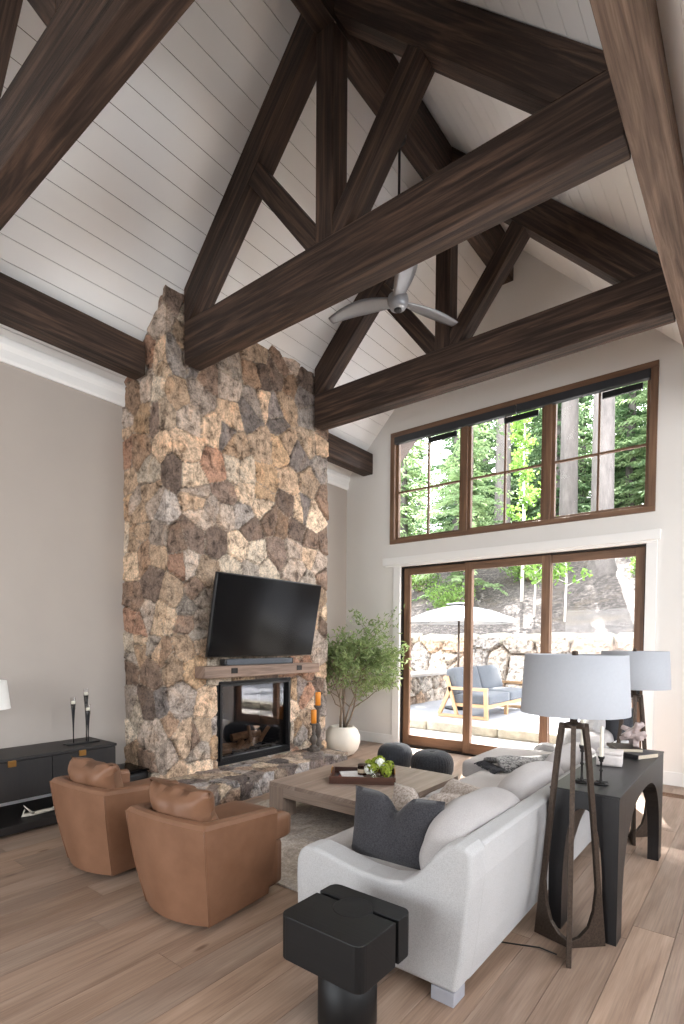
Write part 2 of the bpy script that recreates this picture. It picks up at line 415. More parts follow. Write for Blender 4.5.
# crown board on the left wall, baseboards, casing
cm = MB(); cm.prism([(XW, 3.99), (XW+.02, 3.99), (XW+.035, 4.02), (XW+.035, 4.09), (XW+.06, 4.13), (XW+.06, 4.19), (XW, 4.14)], YN, YB, 'YZ' if False else 'XZ')
struct(cm.build('trim_1', M['trimwhite']))
bb = MB(); bb.box(XW, XW+.018, YN, YC, 0, .15); bb.box(XW, XW+.018, YC2, YB, 0, .15)
struct(bb.build('baseboard_left', M['trimwhite'], bevel=.004))
bb = MB(); bb.box(XW, -4.42, YB-.018, YB, 0, .15); bb.box(-.95, XE, YB-.018, YB, 0, .15)
struct(bb.build('baseboard_back', M['trimwhite'], bevel=.004))
hd = MB(); hd.box(-4.601, -.931, YB-.05, YB, 2.716, 2.826); hd.box(-4.56, -.96, YB-.03, YB, 2.69, 2.716)
hd.box(-4.42, DX0, YB-.025, YB, 0, 2.70); hd.box(DX1, -.96, YB-.025, YB, 0, 2.70)
struct(hd.build('trim_2', M['trimwhite'], bevel=.004))

# ------------------------------------------------------------------ upper window
w1 = bpy.data.objects.new('window_1', None); COL.objects.link(w1); w1.location = ((WX0+WX1)/2, YB, WZ0); struct(w1)
ox, oy, oz = w1.location
def L(x0, x1, y0, y1, z0, z1): return (x0-ox, x1-ox, y0-oy, y1-oy, z0-oz, z1-oz)
fr = MB(); t_ = .075
fr.box(*L(WX0, WX1, YB-.03, YB+.13, WZ1-t_, WZ1), axis=(1, 0, 0)); fr.box(*L(WX0, WX1, YB-.03, YB+.13, WZ0, WZ0+t_*.8), axis=(1, 0, 0))
fr.box(*L(WX0, WX0+t_, YB-.03, YB+.13, WZ0+t_*.8, WZ1-t_), axis=(0, 0, 1)); fr.box(*L(WX1-t_, WX1, YB-.03, YB+.13, WZ0+t_*.8, WZ1-t_), axis=(0, 0, 1))
iw = (WX1-WX0-2*t_); uw = iw/3
for k in (1, 2):
    xm = WX0+t_+uw*k; fr.box(*L(xm-.045, xm+.045, YB-.01, YB+.13, WZ0+t_*.8, WZ1-t_), axis=(0, 0, 1))
fr.build('window_frame', M['frame'], w1, bevel=.004)
zb, zt = WZ0+t_*.8, WZ1-t_
for k in range(3):
    a = WX0+t_+uw*k+(.045 if k else 0); b = WX0+t_+uw*(k+1)-(.045 if k < 2 else 0)
    sh = MB(); e = .04
    sh.box(*L(a, a+e, YB+.03, YB+.09, zb, zt), axis=(0, 0, 1)); sh.box(*L(b-e, b, YB+.03, YB+.09, zb, zt), axis=(0, 0, 1))
    sh.box(*L(a+e, b-e, YB+.03, YB+.09, zb, zb+e), axis=(1, 0, 0)); sh.box(*L(a+e, b-e, YB+.03, YB+.09, zt-e, zt), axis=(1, 0, 0))
    so = sh.build('sash', M['frame'], w1, bevel=.003)
    mu = MB(); xm = (a+b)/2; zm = zb+(zt-zb)*.47
    mu.box(*L(xm-.012, xm+.012, YB+.04, YB+.08, zb+e, zt-e), axis=(0, 0, 1)); mu.box(*L(a+e, b-e, YB+.042, YB+.078, zm-.012, zm+.012), axis=(1, 0, 0))
    mu.build('muntin', M['frame'], so)
    MB().box(*L(a+e, b-e, YB+.058, YB+.062, zb+e, zt-e)).build('pane', M['glass'], so)
    lb = MB(); lb.box(*L(b-.52 if k < 2 else b-.50, b-.08, YB+.0, YB+.03, zt-.185, zt-.115)); lb.build('sensor_box', M['plastic'], w1, bevel=.003)
sc = MB(); sc.box(*L(WX0+t_, WX0+t_+iw*.545, YB-.045, YB+.03, zt-.1, zt)); sc.box(*L(WX0+t_+iw*.55, WX1-t_, YB-.045, YB+.03, zt-.1, zt))
sc.build('shade_cassette', M['shade_metal'], w1, bevel=.005)

# ------------------------------------------------------------------ sliding door
d1 = bpy.data.objects.new('door_1', None); COL.objects.link(d1); d1.location = ((DX0+DX1)/2, YB, 0); struct(d1)
ox, oy, oz = d1.location
fr = MB(); fr.box(*L(DX0, DX1, YB+.02, YB+.15, DZ-.02, DZ-.002), axis=(1, 0, 0)); fr.box(*L(DX0, DX0+.014, YB+.02, YB+.15, .0, DZ-.02), axis=(0, 0, 1))
fr.box(*L(DX1-.014, DX1, YB+.02, YB+.15, .0, DZ-.02), axis=(0, 0, 1)); fr.box(*L(DX0+.014, DX1-.014, YB+.0, YB+.15, -.01, .02), axis=(1, 0, 0))
fr.build('door_frame', M['iron'], d1)
pw = (DX1-DX0-.06)
cuts = [DX0+.015, -3.235, -2.18, DX1-.015]
for k in range(3):
    a = cuts[k]-(.05 if k else 0); b = cuts[k+1]+(.05 if k < 2 else 0); yo = YB+(.035 if k != 1 else .08) - (.0 if k else 0)
    if k == 0: yo = YB+.075
    if k == 1: yo = YB+.03
    if k == 2: yo = YB+.075
    e = .105; z0, z1 = .02, DZ-.021
    pm = MB(); pm.box(*L(a, a+e, yo, yo+.045, z0, z1), axis=(0, 0, 1)); pm.box(*L(b-e, b, yo, yo+.045, z0, z1), axis=(0, 0, 1))
    pm.box(*L(a+e, b-e, yo, yo+.045, z0, z0+.15), axis=(1, 0, 0)); pm.box(*L(a+e, b-e, yo, yo+.045, z1-.10, z1), axis=(1, 0, 0))
    p = pm.build('door_panel', M['frame'], d1, bevel=.004)
    MB().box(*L(a+e, b-e, yo+.018, yo+.024, z0+.15, z1-.10)).build('pane', M['glass'], p)
    if k == 2: MB().rbox((b-.05-ox, yo-.012-oy, 1.02), (.022, .012, .13), .008, 3).build('door_handle', M['black_metal'], p)

# ------------------------------------------------------------------ timber
def timber(mb, p0, p1, h, y0, y1):
    """beam in the XZ plane, p0..p1 is the TOP edge, h is the vertical depth; plumb cut ends"""
    (xa, za), (xb, zb_) = p0, p1
    return mb.prism([(xa, za), (xb, zb_), (xb, zb_-h), (xa, za-h)], y0, y1, 'XZ', axis=(xb-xa, 0, zb_-za))
def truss(y0, y1, xl, label):
    o = thing('roof_truss', label, 'roof truss', (RX, y0, 4.245), 0, 'timber trusses across the vaulted room')
    def B(mb, name): 
        mb.v = [(a-RX, b-y0, c-4.245) for a, b, c in mb.v]; return mb.build(name, M['timber'], o, bevel=.008)
    xr = -.655
    m_ = MB(); m_.box(xl, xr, y0, y1, 4.245, 4.64, axis=(1, 0, 0)); B(m_, 'tie_beam')
    m_ = MB(); kw = .085; m_.box(RX-kw, RX+kw, y0+.002, y1-.002, 4.64, 6.2, axis=(0, 0, 1)); B(m_, 'king_post')
    for s in (-1, 1):
        xe = xl if s < 0 else xr; ze = ceil_z(xe)-.012; m_ = MB()
        zlow = max(ze-.385, 4.64)
        xi = RX+s*.088; zi = ceil_z(xi)-.012
        # bottom edge meets the tie top
        xb_ = xi+s*(zi-.385-4.64) if True else xe
        if s < 0: xb_ = max(xb_, xe)
        else: xb_ = min(xb_, xe)
        m_.prism([(xi, zi), (xe, ze), (xe, 4.64), (xb_, 4.64), (xi, zi-.385)], y0, y1, 'XZ', axis=(xe-xi, 0, ze-zi)); B(m_, 'rafter')
    for s in (-1, 1):
        # strut from the post foot up to the rafter
        A = Vector((RX+s*.085, 0, 4.70)); ang = rad(52); d = Vector((s*math.cos(ang), 0, math.sin(ang))); n_ = Vector((-s*math.sin(ang), 0, math.cos(ang)))
        th = .168
        lo = A-n_*0; 
        # lower edge starts on tie top; clip against the rafter underside line z = ceil-.397
        def hit(p):
            # p + t d on z = RZ -.397 - s*(x-RX)
            t = (RZ-.397-s*(p.x-RX)-p.z)/(d.z+s*d.x); return p+d*t
        l0 = Vector((RX+s*.19, 0, 4.64)); u0 = l0+n_*th
        # upper edge start on the post face
        tt = (s*.085+RX-u0.x)/d.x; u0 = u0+d*tt
        l1, u1 = hit(l0), hit(u0)
        m_ = MB(); m_.prism([(l0.x, l0.z), (l1.x, l1.z), (u1.x, u1.z), (u0.x, u0.z), (RX+s*.085, 4.64)], y0+.004, y1-.004, 'XZ', axis=d); B(m_, 'strut')
    return o
truss(3.224, 3.41, XC+.045, 'dark timber truss whose tie beam crosses in front of the ceiling fan')
truss(5.144, 5.325, XC+.045, 'dark timber truss furthest back, closest above the tall windows')
truss(1.28, 1.463, -4.82, 'dark timber truss nearest the viewer at the top left corner')
truss(-.64, -.457, -4.82, 'dark timber truss behind the viewer')
def ybeam(name, x0, x1, z0, z1, y0, y1, label, cat):
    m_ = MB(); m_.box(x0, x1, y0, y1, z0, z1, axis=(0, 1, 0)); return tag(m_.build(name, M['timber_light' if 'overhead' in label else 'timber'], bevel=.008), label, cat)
ybeam('ridge_beam', RX-.088, RX+.088, 6.2, RZ-.10, YN, YB, 'dark timber ridge beam along the peak of the ceiling', 'beam')
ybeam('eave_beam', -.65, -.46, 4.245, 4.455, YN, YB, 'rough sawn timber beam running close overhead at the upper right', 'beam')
ybeam('eave_beam', -5.008, -4.825, 4.147, 4.46, YN, YC-.04, 'dark timber eave beam running from the upper left into the chimney side', 'beam')
ybeam('eave_beam', -5.008, -4.825, 4.147, 4.46, YC2+.02, YB, 'short timber beam end between the chimney and the window wall', 'beam')

# ------------------------------------------------------------------ stonework
PAL = [(204, 184, 162), (196, 174, 150), (188, 166, 144), (190, 166, 142), (190, 162, 132), (168, 146, 124), (206, 192, 174), (152, 128, 108), (138, 118, 104), (164, 156, 150), (158, 148, 138), (126, 110, 100), (168, 134, 114), (192, 176, 162), (182, 168, 156), (172, 160, 150), (134, 126, 122), (196, 172, 148)]
def seeds_for(s0, s1, t0, t1, size, rng, relax=1):
    out = []
    ny = max(1, int(round((t1-t0)/size))); 
    for j in range(ny):
        sz = size*rng.uniform(.85, 1.3); nx = max(1, int(round((s1-s0)/sz)))
        for i in range(nx):
            out.append((s0+(i+.5+rng.uniform(-.36, .36))*(s1-s0)/nx, t0+(j+.5+rng.uniform(-.36, .36))*(t1-t0)/ny))
            if rng.random() < .22: out.append((out[-1][0]+rng.uniform(-.5, .5)*size, out[-1][1]+rng.uniform(-.5, .5)*size))
    return np.array(out)
def stone_grid(name, mat, parent, seeds, svals, tvals, mapper, keep=None, joint=.012, lift=.03, rng=None, pal=PAL, mortar=(150, 140, 128), tone=None, rough=.008):
    S, T = np.meshgrid(svals, tvals, indexing='ij'); sh = S.shape
    P = np.stack([S.ravel(), T.ravel()], 1)
    nz = np.array([noise.noise_vector(Vector((p[0]*7, p[1]*7, 3.3)))[:2] for p in P])
    nz2 = np.array([noise.noise_vector(Vector((p[0]*22, p[1]*22, 8.3)))[:2] for p in P])
    Q = P+nz*.016+nz2*.006
    n = len(P); d1i = np.empty(n, int); ed = np.empty(n)
    for a in range(0, n, 4000):
        q = Q[a:a+4000]; D = ((q[:, None, :]-seeds[None])**2).sum(2)
        i2 = np.argpartition(D, 3, axis=1)[:, :4]; dd = np.take_along_axis(D, i2, 1); o = np.argsort(dd, 1); i2 = np.take_along_axis(i2, o, 1); dd = np.take_along_axis(dd, o, 1)
        e = np.full(len(q), 9.)
        for k in (1, 2, 3):
            sep = np.sqrt(((seeds[i2[:, 0]]-seeds[i2[:, k]])**2).sum(1)); e = np.minimum(e, (dd[:, k]-dd[:, 0])/(2*sep+1e-9))
        d1i[a:a+4000] = i2[:, 0]; ed[a:a+4000] = e
    k = len(seeds); base = np.array([rng.uniform(.25, 1)*lift for _ in range(k)]); tilt = np.array([(rng.uniform(-.1, .1), rng.uniform(-.1, .1)) for _ in range(k)])
    cols = []
    for i in range(k):
        c = rng.choice(pal); g = rng.uniform(.84, 1.1); c = lin(tuple(min(250, x*g) for x in c)); cols.append(c)
    cols = np.array(cols); mc = np.array(lin(mortar))
    tt = np.clip(ed/joint, 0, 1); prof = np.clip((ed-joint*.45)/(joint*1.4), 0, 1); prof = prof*prof*(3-2*prof)
    fine = np.array([noise.fractal(Vector((p[0]*9, p[1]*9, d*1.7)), .9, 2.2, 4) for p, d in zip(P, d1i)])
    h = prof*(base[d1i]+((P-seeds[d1i])*tilt[d1i]).sum(1)*.9)+prof*fine*rough*1.4
    h = np.clip(h, .0, None)
    C = cols[d1i]*(1.0); mm = (ed < joint*.5)[:, None]; C = np.where(mm, mc*(.75+.5*(fine[:, None]*.5+.5)), C)
    vs = [mapper(P[i, 0], P[i, 1], float(h[i])) for i in range(n)]
    fs = []; nt = sh[1]
    for i in range(sh[0]-1):
        for j in range(nt-1):
            cs, ct = (svals[i]+svals[i+1])/2, (tvals[j]+tvals[j+1])/2
            if keep is None or keep(cs, ct): fs.append((i*nt+j, (i+1)*nt+j, (i+1)*nt+j+1, i*nt+j+1))
    me = bpy.data.meshes.new(name); me.from_pydata(vs, [], fs); me.update()
    ca = me.color_attributes.new('Col', 'FLOAT_COLOR', 'POINT'); ca.data.foreach_set('color', np.concatenate([C, np.ones((n, 1))], 1).ravel().astype(np.float32))
    me.polygons.foreach_set('use_smooth', [False]*len(fs))
    me.materials.append(mat); o = bpy.data.objects.new(name, me); COL.objects.link(o)
    bm = bmesh.new(); bm.from_mesh(me); loose = [v for v in bm.verts if not v.link_faces]; bmesh.ops.delete(bm, geom=loose, context='VERTS'); bm.to_mesh(me); bm.free()
    if parent: o.parent = parent
    return o

rng = random.Random(11)
fp = thing('stone_fireplace', 'floor to ceiling stone chimney breast of mixed tan and grey fieldstone on the left wall', 'fireplace', (XC, YC, 0))
fx, fy = XC, YC
FY0, FY1, FZ0, FZ1 = 3.66, 4.79, .214, 1.125
def lerp_list(a, b, n): return [a+(b-a)*i/n for i in range(n+1)]
# s<0 : side face facing the viewer (towards left wall), s>0 : front face
svals = lerp_list(-.78, 0, 52)+[v for v in lerp_list(0, FY0-YC, 42)[1:]]+lerp_list(FY0-YC, FY1-YC, 78)[1:]+lerp_list(FY1-YC, YC2-YC, 46)[1:]
tvals = lerp_list(0, FZ0, 14)+lerp_list(FZ0, FZ1, 62)[1:]+lerp_list(FZ1, 4.98, 262)[1:]
def cmap(s, t, h):
    h -= .02
    if s >= 0: return (h, s-h*max(0, 1-s/.03), t)
    return (s+h*max(0, 1+s/.03), -h, t)
def ckeep(s, t):
    if FY0-YC < s < FY1-YC and FZ0 < t < FZ1: return False
    x = XC+min(s, 0)
    return t < ceil_z(x)+.05
sd = seeds_for(-.86, YC2-YC+.05, -.05, 5.0, .28, rng)
stone_grid('chimney_stonework', M['stone'], fp, sd, svals, tvals, cmap, ckeep, .0085, .028, rng)
core = MB()
def cb(x0, x1, y0, y1, z0, z1): core.box(x0-fx, x1-fx, y0-fy, y1-fy, z0, z1)
cb(XW, XC-.021, YC+.021, FY0, 0, 4.14); cb(XW, XC-.021, FY1, YC2, 0, 4.14); cb(XW, XC-.021, FY0, FY1, FZ1, 4.14); cb(XW, -5.1, FY0, FY1, 0, FZ1); cb(-5.1, XC-.002, FY0, FY1, 0, FZ0)
core.prism([(XW+.01-fx, 4.14), (XC-.021-fx, 4.14), (XC-.021-fx, ceil_z(XC)-.03), (XW+.01-fx, 4.16)], .021, YC2-YC, 'XZ')
ci = core.build('chimney_core', M['curb'], fp)
# firebox
fb = MB(); fb.box(-5.1-fx, -5.08-fx, FY0-fy, FY1-fy, FZ0, FZ1); fb.box(-5.08-fx, -4.64-fx, FY0-fy, FY0+.02-fy, FZ0, FZ1); fb.box(-5.08-fx, -4.64-fx, FY1-.02-fy, FY1-fy, FZ0, FZ1); fb.box(-5.08-fx, -4.64-fx, FY0-fy, FY1-fy, FZ0, FZ0+.06)
fb.build('firebox_liner', M['firebrick'], fp)
fm = MB()
def ring(mb, x0, x1, y0, y1, z0, z1, e, eb=None):
    eb = eb or e
    mb.box(x0, x1, y0, y0+e, z0, z1); mb.box(x0, x1, y1-e, y1, z0, z1); mb.box(x0, x1, y0+e, y1-e, z0, z0+eb); mb.box(x0, x1, y0+e, y1-e, z1-e, z1)
ring(fm, -4.66-fx, -4.56-fx, FY0-fy, FY1-fy, FZ0, FZ1, .03, .05); ring(fm, -4.60-fx, -4.535-fx, FY0+.03-fy, FY1-.03-fy, FZ0+.05, FZ1-.03, .028, .035)
fm.box(-4.53-fx, -4.525-fx, FY0+.03-fy, FY1-.03-fy, FZ1-.022, FZ1-.014)
fm.build('firebox_frame', M['black_metal'], fp, bevel=.003)
MB().box(-4.585-fx, -4.58-fx, FY0+.055-fy, FY1-.055-fy, FZ0+.08, FZ1-.055).build('firebox_glass', M['fireglass'], fp)
# hearth slab stones
HX, HZ, HY0, HY1 = -3.99, .214, 3.02, 5.2
rng = random.Random(23)
sv = lerp_list(-(HY1-HY0)/2, (HY1-HY0)/2, 150)
# unfolded: t<0 front riser (0..HZ), t>0 top towards chimney
tv = lerp_list(-HZ, 0, 15)+lerp_list(0, XC*-1+HX, 34)[1:]
yc_ = (HY0+HY1)/2
def hmap(s, t, h):
    if t >= 0: return (HX-t+h*max(0, 1-t/.03)-fx, s+yc_-fy, HZ-.012+h*.5)
    return (HX+h-fx, s+yc_-fy, HZ-.012+t*(HZ-.012)/HZ+h*.5*max(0, 1+t/.03))
sd = seeds_for(-1.15, 1.15, -.22, .6, .2, rng)
HPAL = [(150, 142, 136), (168, 152, 136), (128, 118, 112), (176, 160, 140), (140, 120, 104), (110, 100, 96), (160, 156, 154)]
stone_grid('hearth_stonework', M['stone'], fp, sd, sv, tv, hmap, None, .008, .02, rng, HPAL)
# hearth ends
for ye, sg in ((HY0, -1), (HY1, 1)):
    sv2 = lerp_list(XC, HX, 30); tv2 = lerp_list(0, HZ-.005, 12)
    def emap(s, t, h, ye=ye, sg=sg): return (s-fx, ye+sg*h-fy, t)
    sd = seeds_for(XC-.1, HX+.1, -.05, .26, .2, rng)
    stone_grid('hearth_end_stonework', M['stone'], fp, sd, sv2, tv2, emap, None, .008, .012, rng, HPAL)
MB().box(XC-fx, HX-.003-fx, HY0+.003-fy, HY1-.003-fy, 0, HZ-.014).build('hearth_core', M['curb'], fp)
# logs
logs = [((-4.95, 3.95, .33), (-4.72, 4.25, .33), .045), ((-4.8, 4.25, .32), (-4.9, 4.6, .36), .05), ((-4.75, 3.82, .31), (-4.72, 3.98, .33), .05), ((-4.9, 4.15, .42), (-4.82, 4.52, .44), .05),
        ((-4.74, 4.33, .32), (-4.78, 4.30, .56), .022), ((-4.82, 4.52, .34), (-4.76, 4.62, .52), .028), ((-4.74, 4.1, .34), (-4.7, 4.16, .42), .04)]
lg = thing('fire_logs', 'split logs stacked inside the glazed firebox', 'firewood', (-4.8, 4.2, FZ0+.06))
for a, b, r in logs:
    m_ = MB(); m_.tube([Vector(a)-Vector(lg.location), (Vector(a)+Vector(b))/2-Vector(lg.location)+Vector((0, 0, .01)), Vector(b)-Vector(lg.location)], [r*.95, r, r*.9], 7, smooth=False); m_.build('log', M['log'], lg)
m_ = MB()
for k in range(5): m_.box(-.06, .1, -.4+k*.2, -.385+k*.2, 0, .03)
m_.box(.08, .1, -.42, .42, .02, .04); m_.build('grate', M['iron'], lg)
# mantel
mz0, mz1 = 1.175, 1.298
mt = thing('mantel_shelf', 'reclaimed timber mantel shelf over the firebox', 'mantel', (-4.46, 4.24, mz0))
m_ = MB(); m_.rbox((0, 0, .062), (.088, .87, .0615), .01, 9, 0, .004, 3, axis=(0, 1, 0)); m_.build('mantel_beam', M['mantel'], mt)
for yy in (-.5, .5):
    m_ = MB(); m_.box(.084, .0915, yy-.035, yy+.035, .05, .095); ring(m_, .086, .095, yy-.042, yy+.042, .044, .1, .008); m_.build('iron_peg', M['iron'], mt)

# ------------------------------------------------------------------ television and soundbar
a = Vector((-4.36, 4.165, 1.40)); tvo = thing('television', 'large black flat television tilted forward on the stone chimney', 'television', tuple(a))
tvo.rotation_euler = (0, rad(11.0), 0)
m_ = MB(); m_.rbox((-.02, 0, .42), (.022, .785, .43), .012, 5); m_.build('housing', M['plastic'], tvo)
m_ = MB(); m_.box(.0, .0045, -.772, .772, .006, .838); m_.build('screen', M['tv'], tvo)
m_ = MB(); m_.box(-.06, -.04, -.3, .3, .25, .55); m_.box(-.16, -.06, -.05, .05, .32, .46); m_.build('wall_bracket', M['black_metal'], tvo)
sb = thing('soundbar', 'slim grey soundbar lying on the mantel under the television', 'soundbar', (-4.47, 4.18, mz1+.002))
m_ = MB(); m_.rbox((0, 0, .034), (.045, .5, .034), .012, 5); m_.build('speaker_cloth', M['greyplastic'], sb)
for yy in (-.505, .505): 
    m_ = MB(); m_.rbox((0, yy, .034), (.0455, .012, .0345), .008, 3); m_.build('end_cap', M['plastic'], sb)

# ------------------------------------------------------------------ pillar candles on the hearth
def pillar(loc, h, ch, lab1, lab2):
    o = thing('candle_holder', lab1, 'candle holder', loc, 0, 'turned pillar candle holders on the hearth')
    s = h/.36
    m_ = MB(); m_.rbox((0, 0, .018), (.058, .058, .018), .006, 3); m_.build('foot', M['turned'], o)
    prof = [(.045, .036), (.05, .05), (.036, .07), (.022, .085), (.03, .10), (.044, .135), (.046, .16), (.034, .19), (.018, .215), (.028, .232), (.018, .245), (.022, .29), (.03, .31), (.02, .325), (.05, .345), (.052, .36)]
    m_ = MB(); m_.lathe([(r, z*s if z > .05 else z) for r, z in prof], n=20); m_.build('stem', M['turned'], o)
    c = MB(); c.lathe([(.001, 0), (.034, 0), (.034, ch-.006), (.030, ch), (.001, ch-.006)], n=24, closed=False)
    co = c.build('pillar_candle', M['wax_orange'], loc=(loc[0], loc[1], loc[2]+h)); tag(co, lab2, 'candle', 'orange pillar candles')
pillar((-4.31, 4.94, HZ+.008), .34, .165, 'shorter dark turned wood candle holder on the hearth', 'orange pillar candle on the shorter hearth holder')
pillar((-4.38, 5.10, HZ+.008), .54, .165, 'taller dark turned wood candle holder on the hearth', 'orange pillar candle on the taller hearth holder')

# ------------------------------------------------------------------ potted tree
pt = thing('potted_tree', 'leafy olive tree in a round cream planter beside the chimney', 'potted plant', (-4.56, 5.82, 0))
prof = [(.001, .0), (.12, 0), (.17, .02), (.225, .09), (.252, .18), (.25, .27), (.215, .35), (.165, .395), (.150, .40), (.145, .39), (.16, .35), (.001, .33)]
m_ = MB(); m_.lathe(prof, n=40, closed=False); m_.build('planter', M['planter'], pt)
m_ = MB(); m_.lathe([(.001, .36), (.10, .362), (.157, .355)], n=24, closed=False); m_.build('soil', M['soil'], pt)
rt = random.Random(5); rl = random.Random(6); tr = MB(); lf = MB()
def leafcluster(mb, p, n, spread, ln, rg, w=.28, keep=None):
    for _ in range(n):
        c = Vector(p)+Vector((rg.gauss(0, spread), rg.gauss(0, spread), rg.gauss(0, spread*.8)))
        if keep and not keep(c): continue
        d = Vector((rg.uniform(-1, 1), rg.uniform(-1, 1), rg.uniform(-.7, .9))).normalized(); s_ = d.cross(Vector((rg.uniform(-1, 1), rg.uniform(-1, 1), rg.uniform(-1, 1)))).normalized()
        l = ln*rg.uniform(.7, 1.25); ww = l*w
        up = d.cross(s_)*l*.12
        mb.add([c, c+d*l*.5+s_*ww*.5+up, c+d*l, c+d*l*.5-s_*ww*.5+up], [(0, 1, 2, 3)])
def room(c):
    x, y = c.x-4.56, c.y+5.82
    if c.x > .74 or (c.z < .95 and c.x > .3): return False
    return x > -5.22 and y < 6.76 and not (x < -4.42 and y < 5.60)
def branch(p, d, L_, r, depth):
    pts = [Vector(p)]; dd = Vector(d).normalized(); rs = [r]
    n = 4
    for i in range(n):
        dd = (dd+Vector((rt.uniform(-.28, .28), rt.uniform(-.28, .28), rt.uniform(-.1, .16)))).normalized(); q_ = pts[-1]+dd*L_/n
        if q_.x < -.68: q_.x = -.68
        if q_.y < -.25: q_.y = -.25
        pts.append(q_); rs.append(r*(1-.6*(i+1)/n))
    tr.tube(pts, rs, 6)
    if depth == 0:
        for q in pts[1:]: leafcluster(lf, q, 16, .065, .085, rl, .3, room)
        return
    for k in range(4 if depth == 2 else 4):
        q = pts[rt.choice([2, 3, 4]) if k else 4]; a_ = rt.uniform(0, 2*PI)
        nd = (dd*.45+Vector((math.cos(a_), math.sin(a_), rt.uniform(-.15, .75)))*.8).normalized()
        branch(q, nd, L_*rt.uniform(.6, .85), r*.5, depth-1)
    if depth == 1: leafcluster(lf, pts[-1], 15, .07, .085, rl, .3, room)
for (bx_, by_, dx_, dy_, L0) in [(-.03, 0, -.2, .05, .74), (.01, .03, .0, .15, .78), (.04, -.02, .32, .08, .72), (0, -.03, .1, -.15, .74), (.02, .02, .25, .25, .66)]:
    branch((bx_, by_, .34), (dx_, dy_, 1), L0, .017, 2)
ok = [v for v in lf.v]
tr.build('trunk', M['bark'], pt); lo = lf.build('foliage', M['leaf'], pt)

# ------------------------------------------------------------------ media console
mc = thing('media_console', 'low dark wood media console against the left wall', 'media console', (-4.99, 1.5, 0))
def lb(x0, x1, y0, y1, z0, z1): return (x0+4.99, x1+4.99, y0-1.5, y1-1.5, z0, z1)
m_ = MB(); m_.box(*lb(-5.25, -4.765, .35, 2.63, .245, .572), axis=(0, 1, 0)); m_.build('cabinet', M['espresso'], mc, bevel=.003)
m_ = MB(); m_.box(*lb(-5.26, -4.745, .34, 2.64, .572, .597), axis=(0, 1, 0)); m_.build('top', M['espresso'], mc, bevel=.003)
for k in range(4):
    yb_ = 2.628-k*.57 if k else 2.628; ya = yb_-.565
    d = MB(); d.box(*lb(-4.765, -4.747, ya, yb_, .25, .568), axis=(0, 0, 1)); do = d.build('door', M['espresso'], mc, bevel=.002)
    yk = (ya+yb_)/2-.03; d = MB(); d.box(*lb(-4.75, -4.732, yk-.03, yk+.03, .53, .58)); d.build('pull', M['brass'], do, bevel=.003)
m_ = MB(); m_.box(*lb(-5.25, -4.63, .34, 2.64, .02, .085), axis=(0, 1, 0)); m_.box(*lb(-5.22, -4.70, .38, 2.6, 0, .02)); m_.build('plinth', M['espresso'], mc, bevel=.003)
m_ = MB()
for yy in (.4, 1.5, 2.6): m_ = MB(); m_.box(*lb(-5.24, -5.2, yy-.02, yy+.02, .085, .245)); m_.build('support', M['black_metal'], mc)
# antler
m_ = MB(); A = Vector((-4.80, 1.86, .085))
m_.tube([(0, .0, .06), (.0, -.02, .015), (.02, .06, .016), (.03, .2, .022), (.02, .32, .03), (.0, .42, .022)], [.006, .016, .018, .016, .013, .006], 8)
m_.tube([(.02, .06, .018), (.06, .02, .05), (.05, -.03, .11)], [.013, .009, .003], 7); m_.tube([(.03, .2, .022), (.08, .22, .06), (.08, .25, .1)], [.012, .008, .003], 7); m_.tube([(.02, .32, .03), (.06, .36, .06)], [.01, .003], 7)
tag(m_.build('antler', M['antler'], loc=tuple(A)), 'pale shed antler lying on the lower shelf of the media console', 'antler')
# trio candle stand
ch = thing('candelabra', 'three slender black candle stems with glass tips on the media console', 'candle holder', (-4.98, 2.425, .597))
m_ = MB(); m_.rbox((0, 0, .006), (.05, .15, .006), .004, 3); m_.build('base_plate', M['black_metal'], ch)
for (dx_, dy_, hh) in [(0, -.075, .36), (-.02, .055, .43), (.025, .05, .29)]:
    c = MB(); c.lathe([(.001, 0), (.006, .001), (.005, hh*.25), (.008, hh*.5), (.017, hh*.9), (.02, hh), (.001, hh)], (dx_, dy_, .012), 14, closed=False); st = c.build('stem', M['black_metal'], ch)
    c = MB(); c.lathe([(.0205, hh*.86), (.0225, hh), (.023, hh+.06)], (dx_, dy_, .012), 14, closed=False); c.build('glass_tip', M['clearglass'], st)
    c = MB(); c.lathe([(.001, hh), (.018, hh), (.018, hh+.028), (.001, hh+.028)], (dx_, dy_, .012), 12, closed=False); c.build('tealight', M['wax_ivory'], st)
# table lamp at the left edge
tl = thing('table_lamp', 'white shaded table lamp standing on the left end of the media console', 'lamp', (-5.02, 1.67, .597))
m_ = MB(); m_.lathe([(.001, 0), (.07, 0), (.07, .015), (.02, .03), (.012, .08), (.012, .4), (.001, .4)], n=20, closed=False); m_.build('base', M['black_metal'], tl)
m_ = MB(); m_.lathe([(.165, .385), (.14, .62), (.137, .62), (.162, .385)], n=32, closed=False); m_.build('lamp_shade', M['whiteshade'], tl)
# black basket by the chimney
bx = thing('log_bin', 'small glossy black box on the floor between media console and chimney', 'box', (-5.02, 2.855, 0))
m_ = MB(); m_.rbox((0, 0, .13), (.2, .165, .13), .02, 5); m_.build('body', M['plastic'], bx); m_ = MB(); m_.rbox((0, 0, .268), (.205, .168, .01), .006, 4); m_.build('lid', M['tv'], bx)

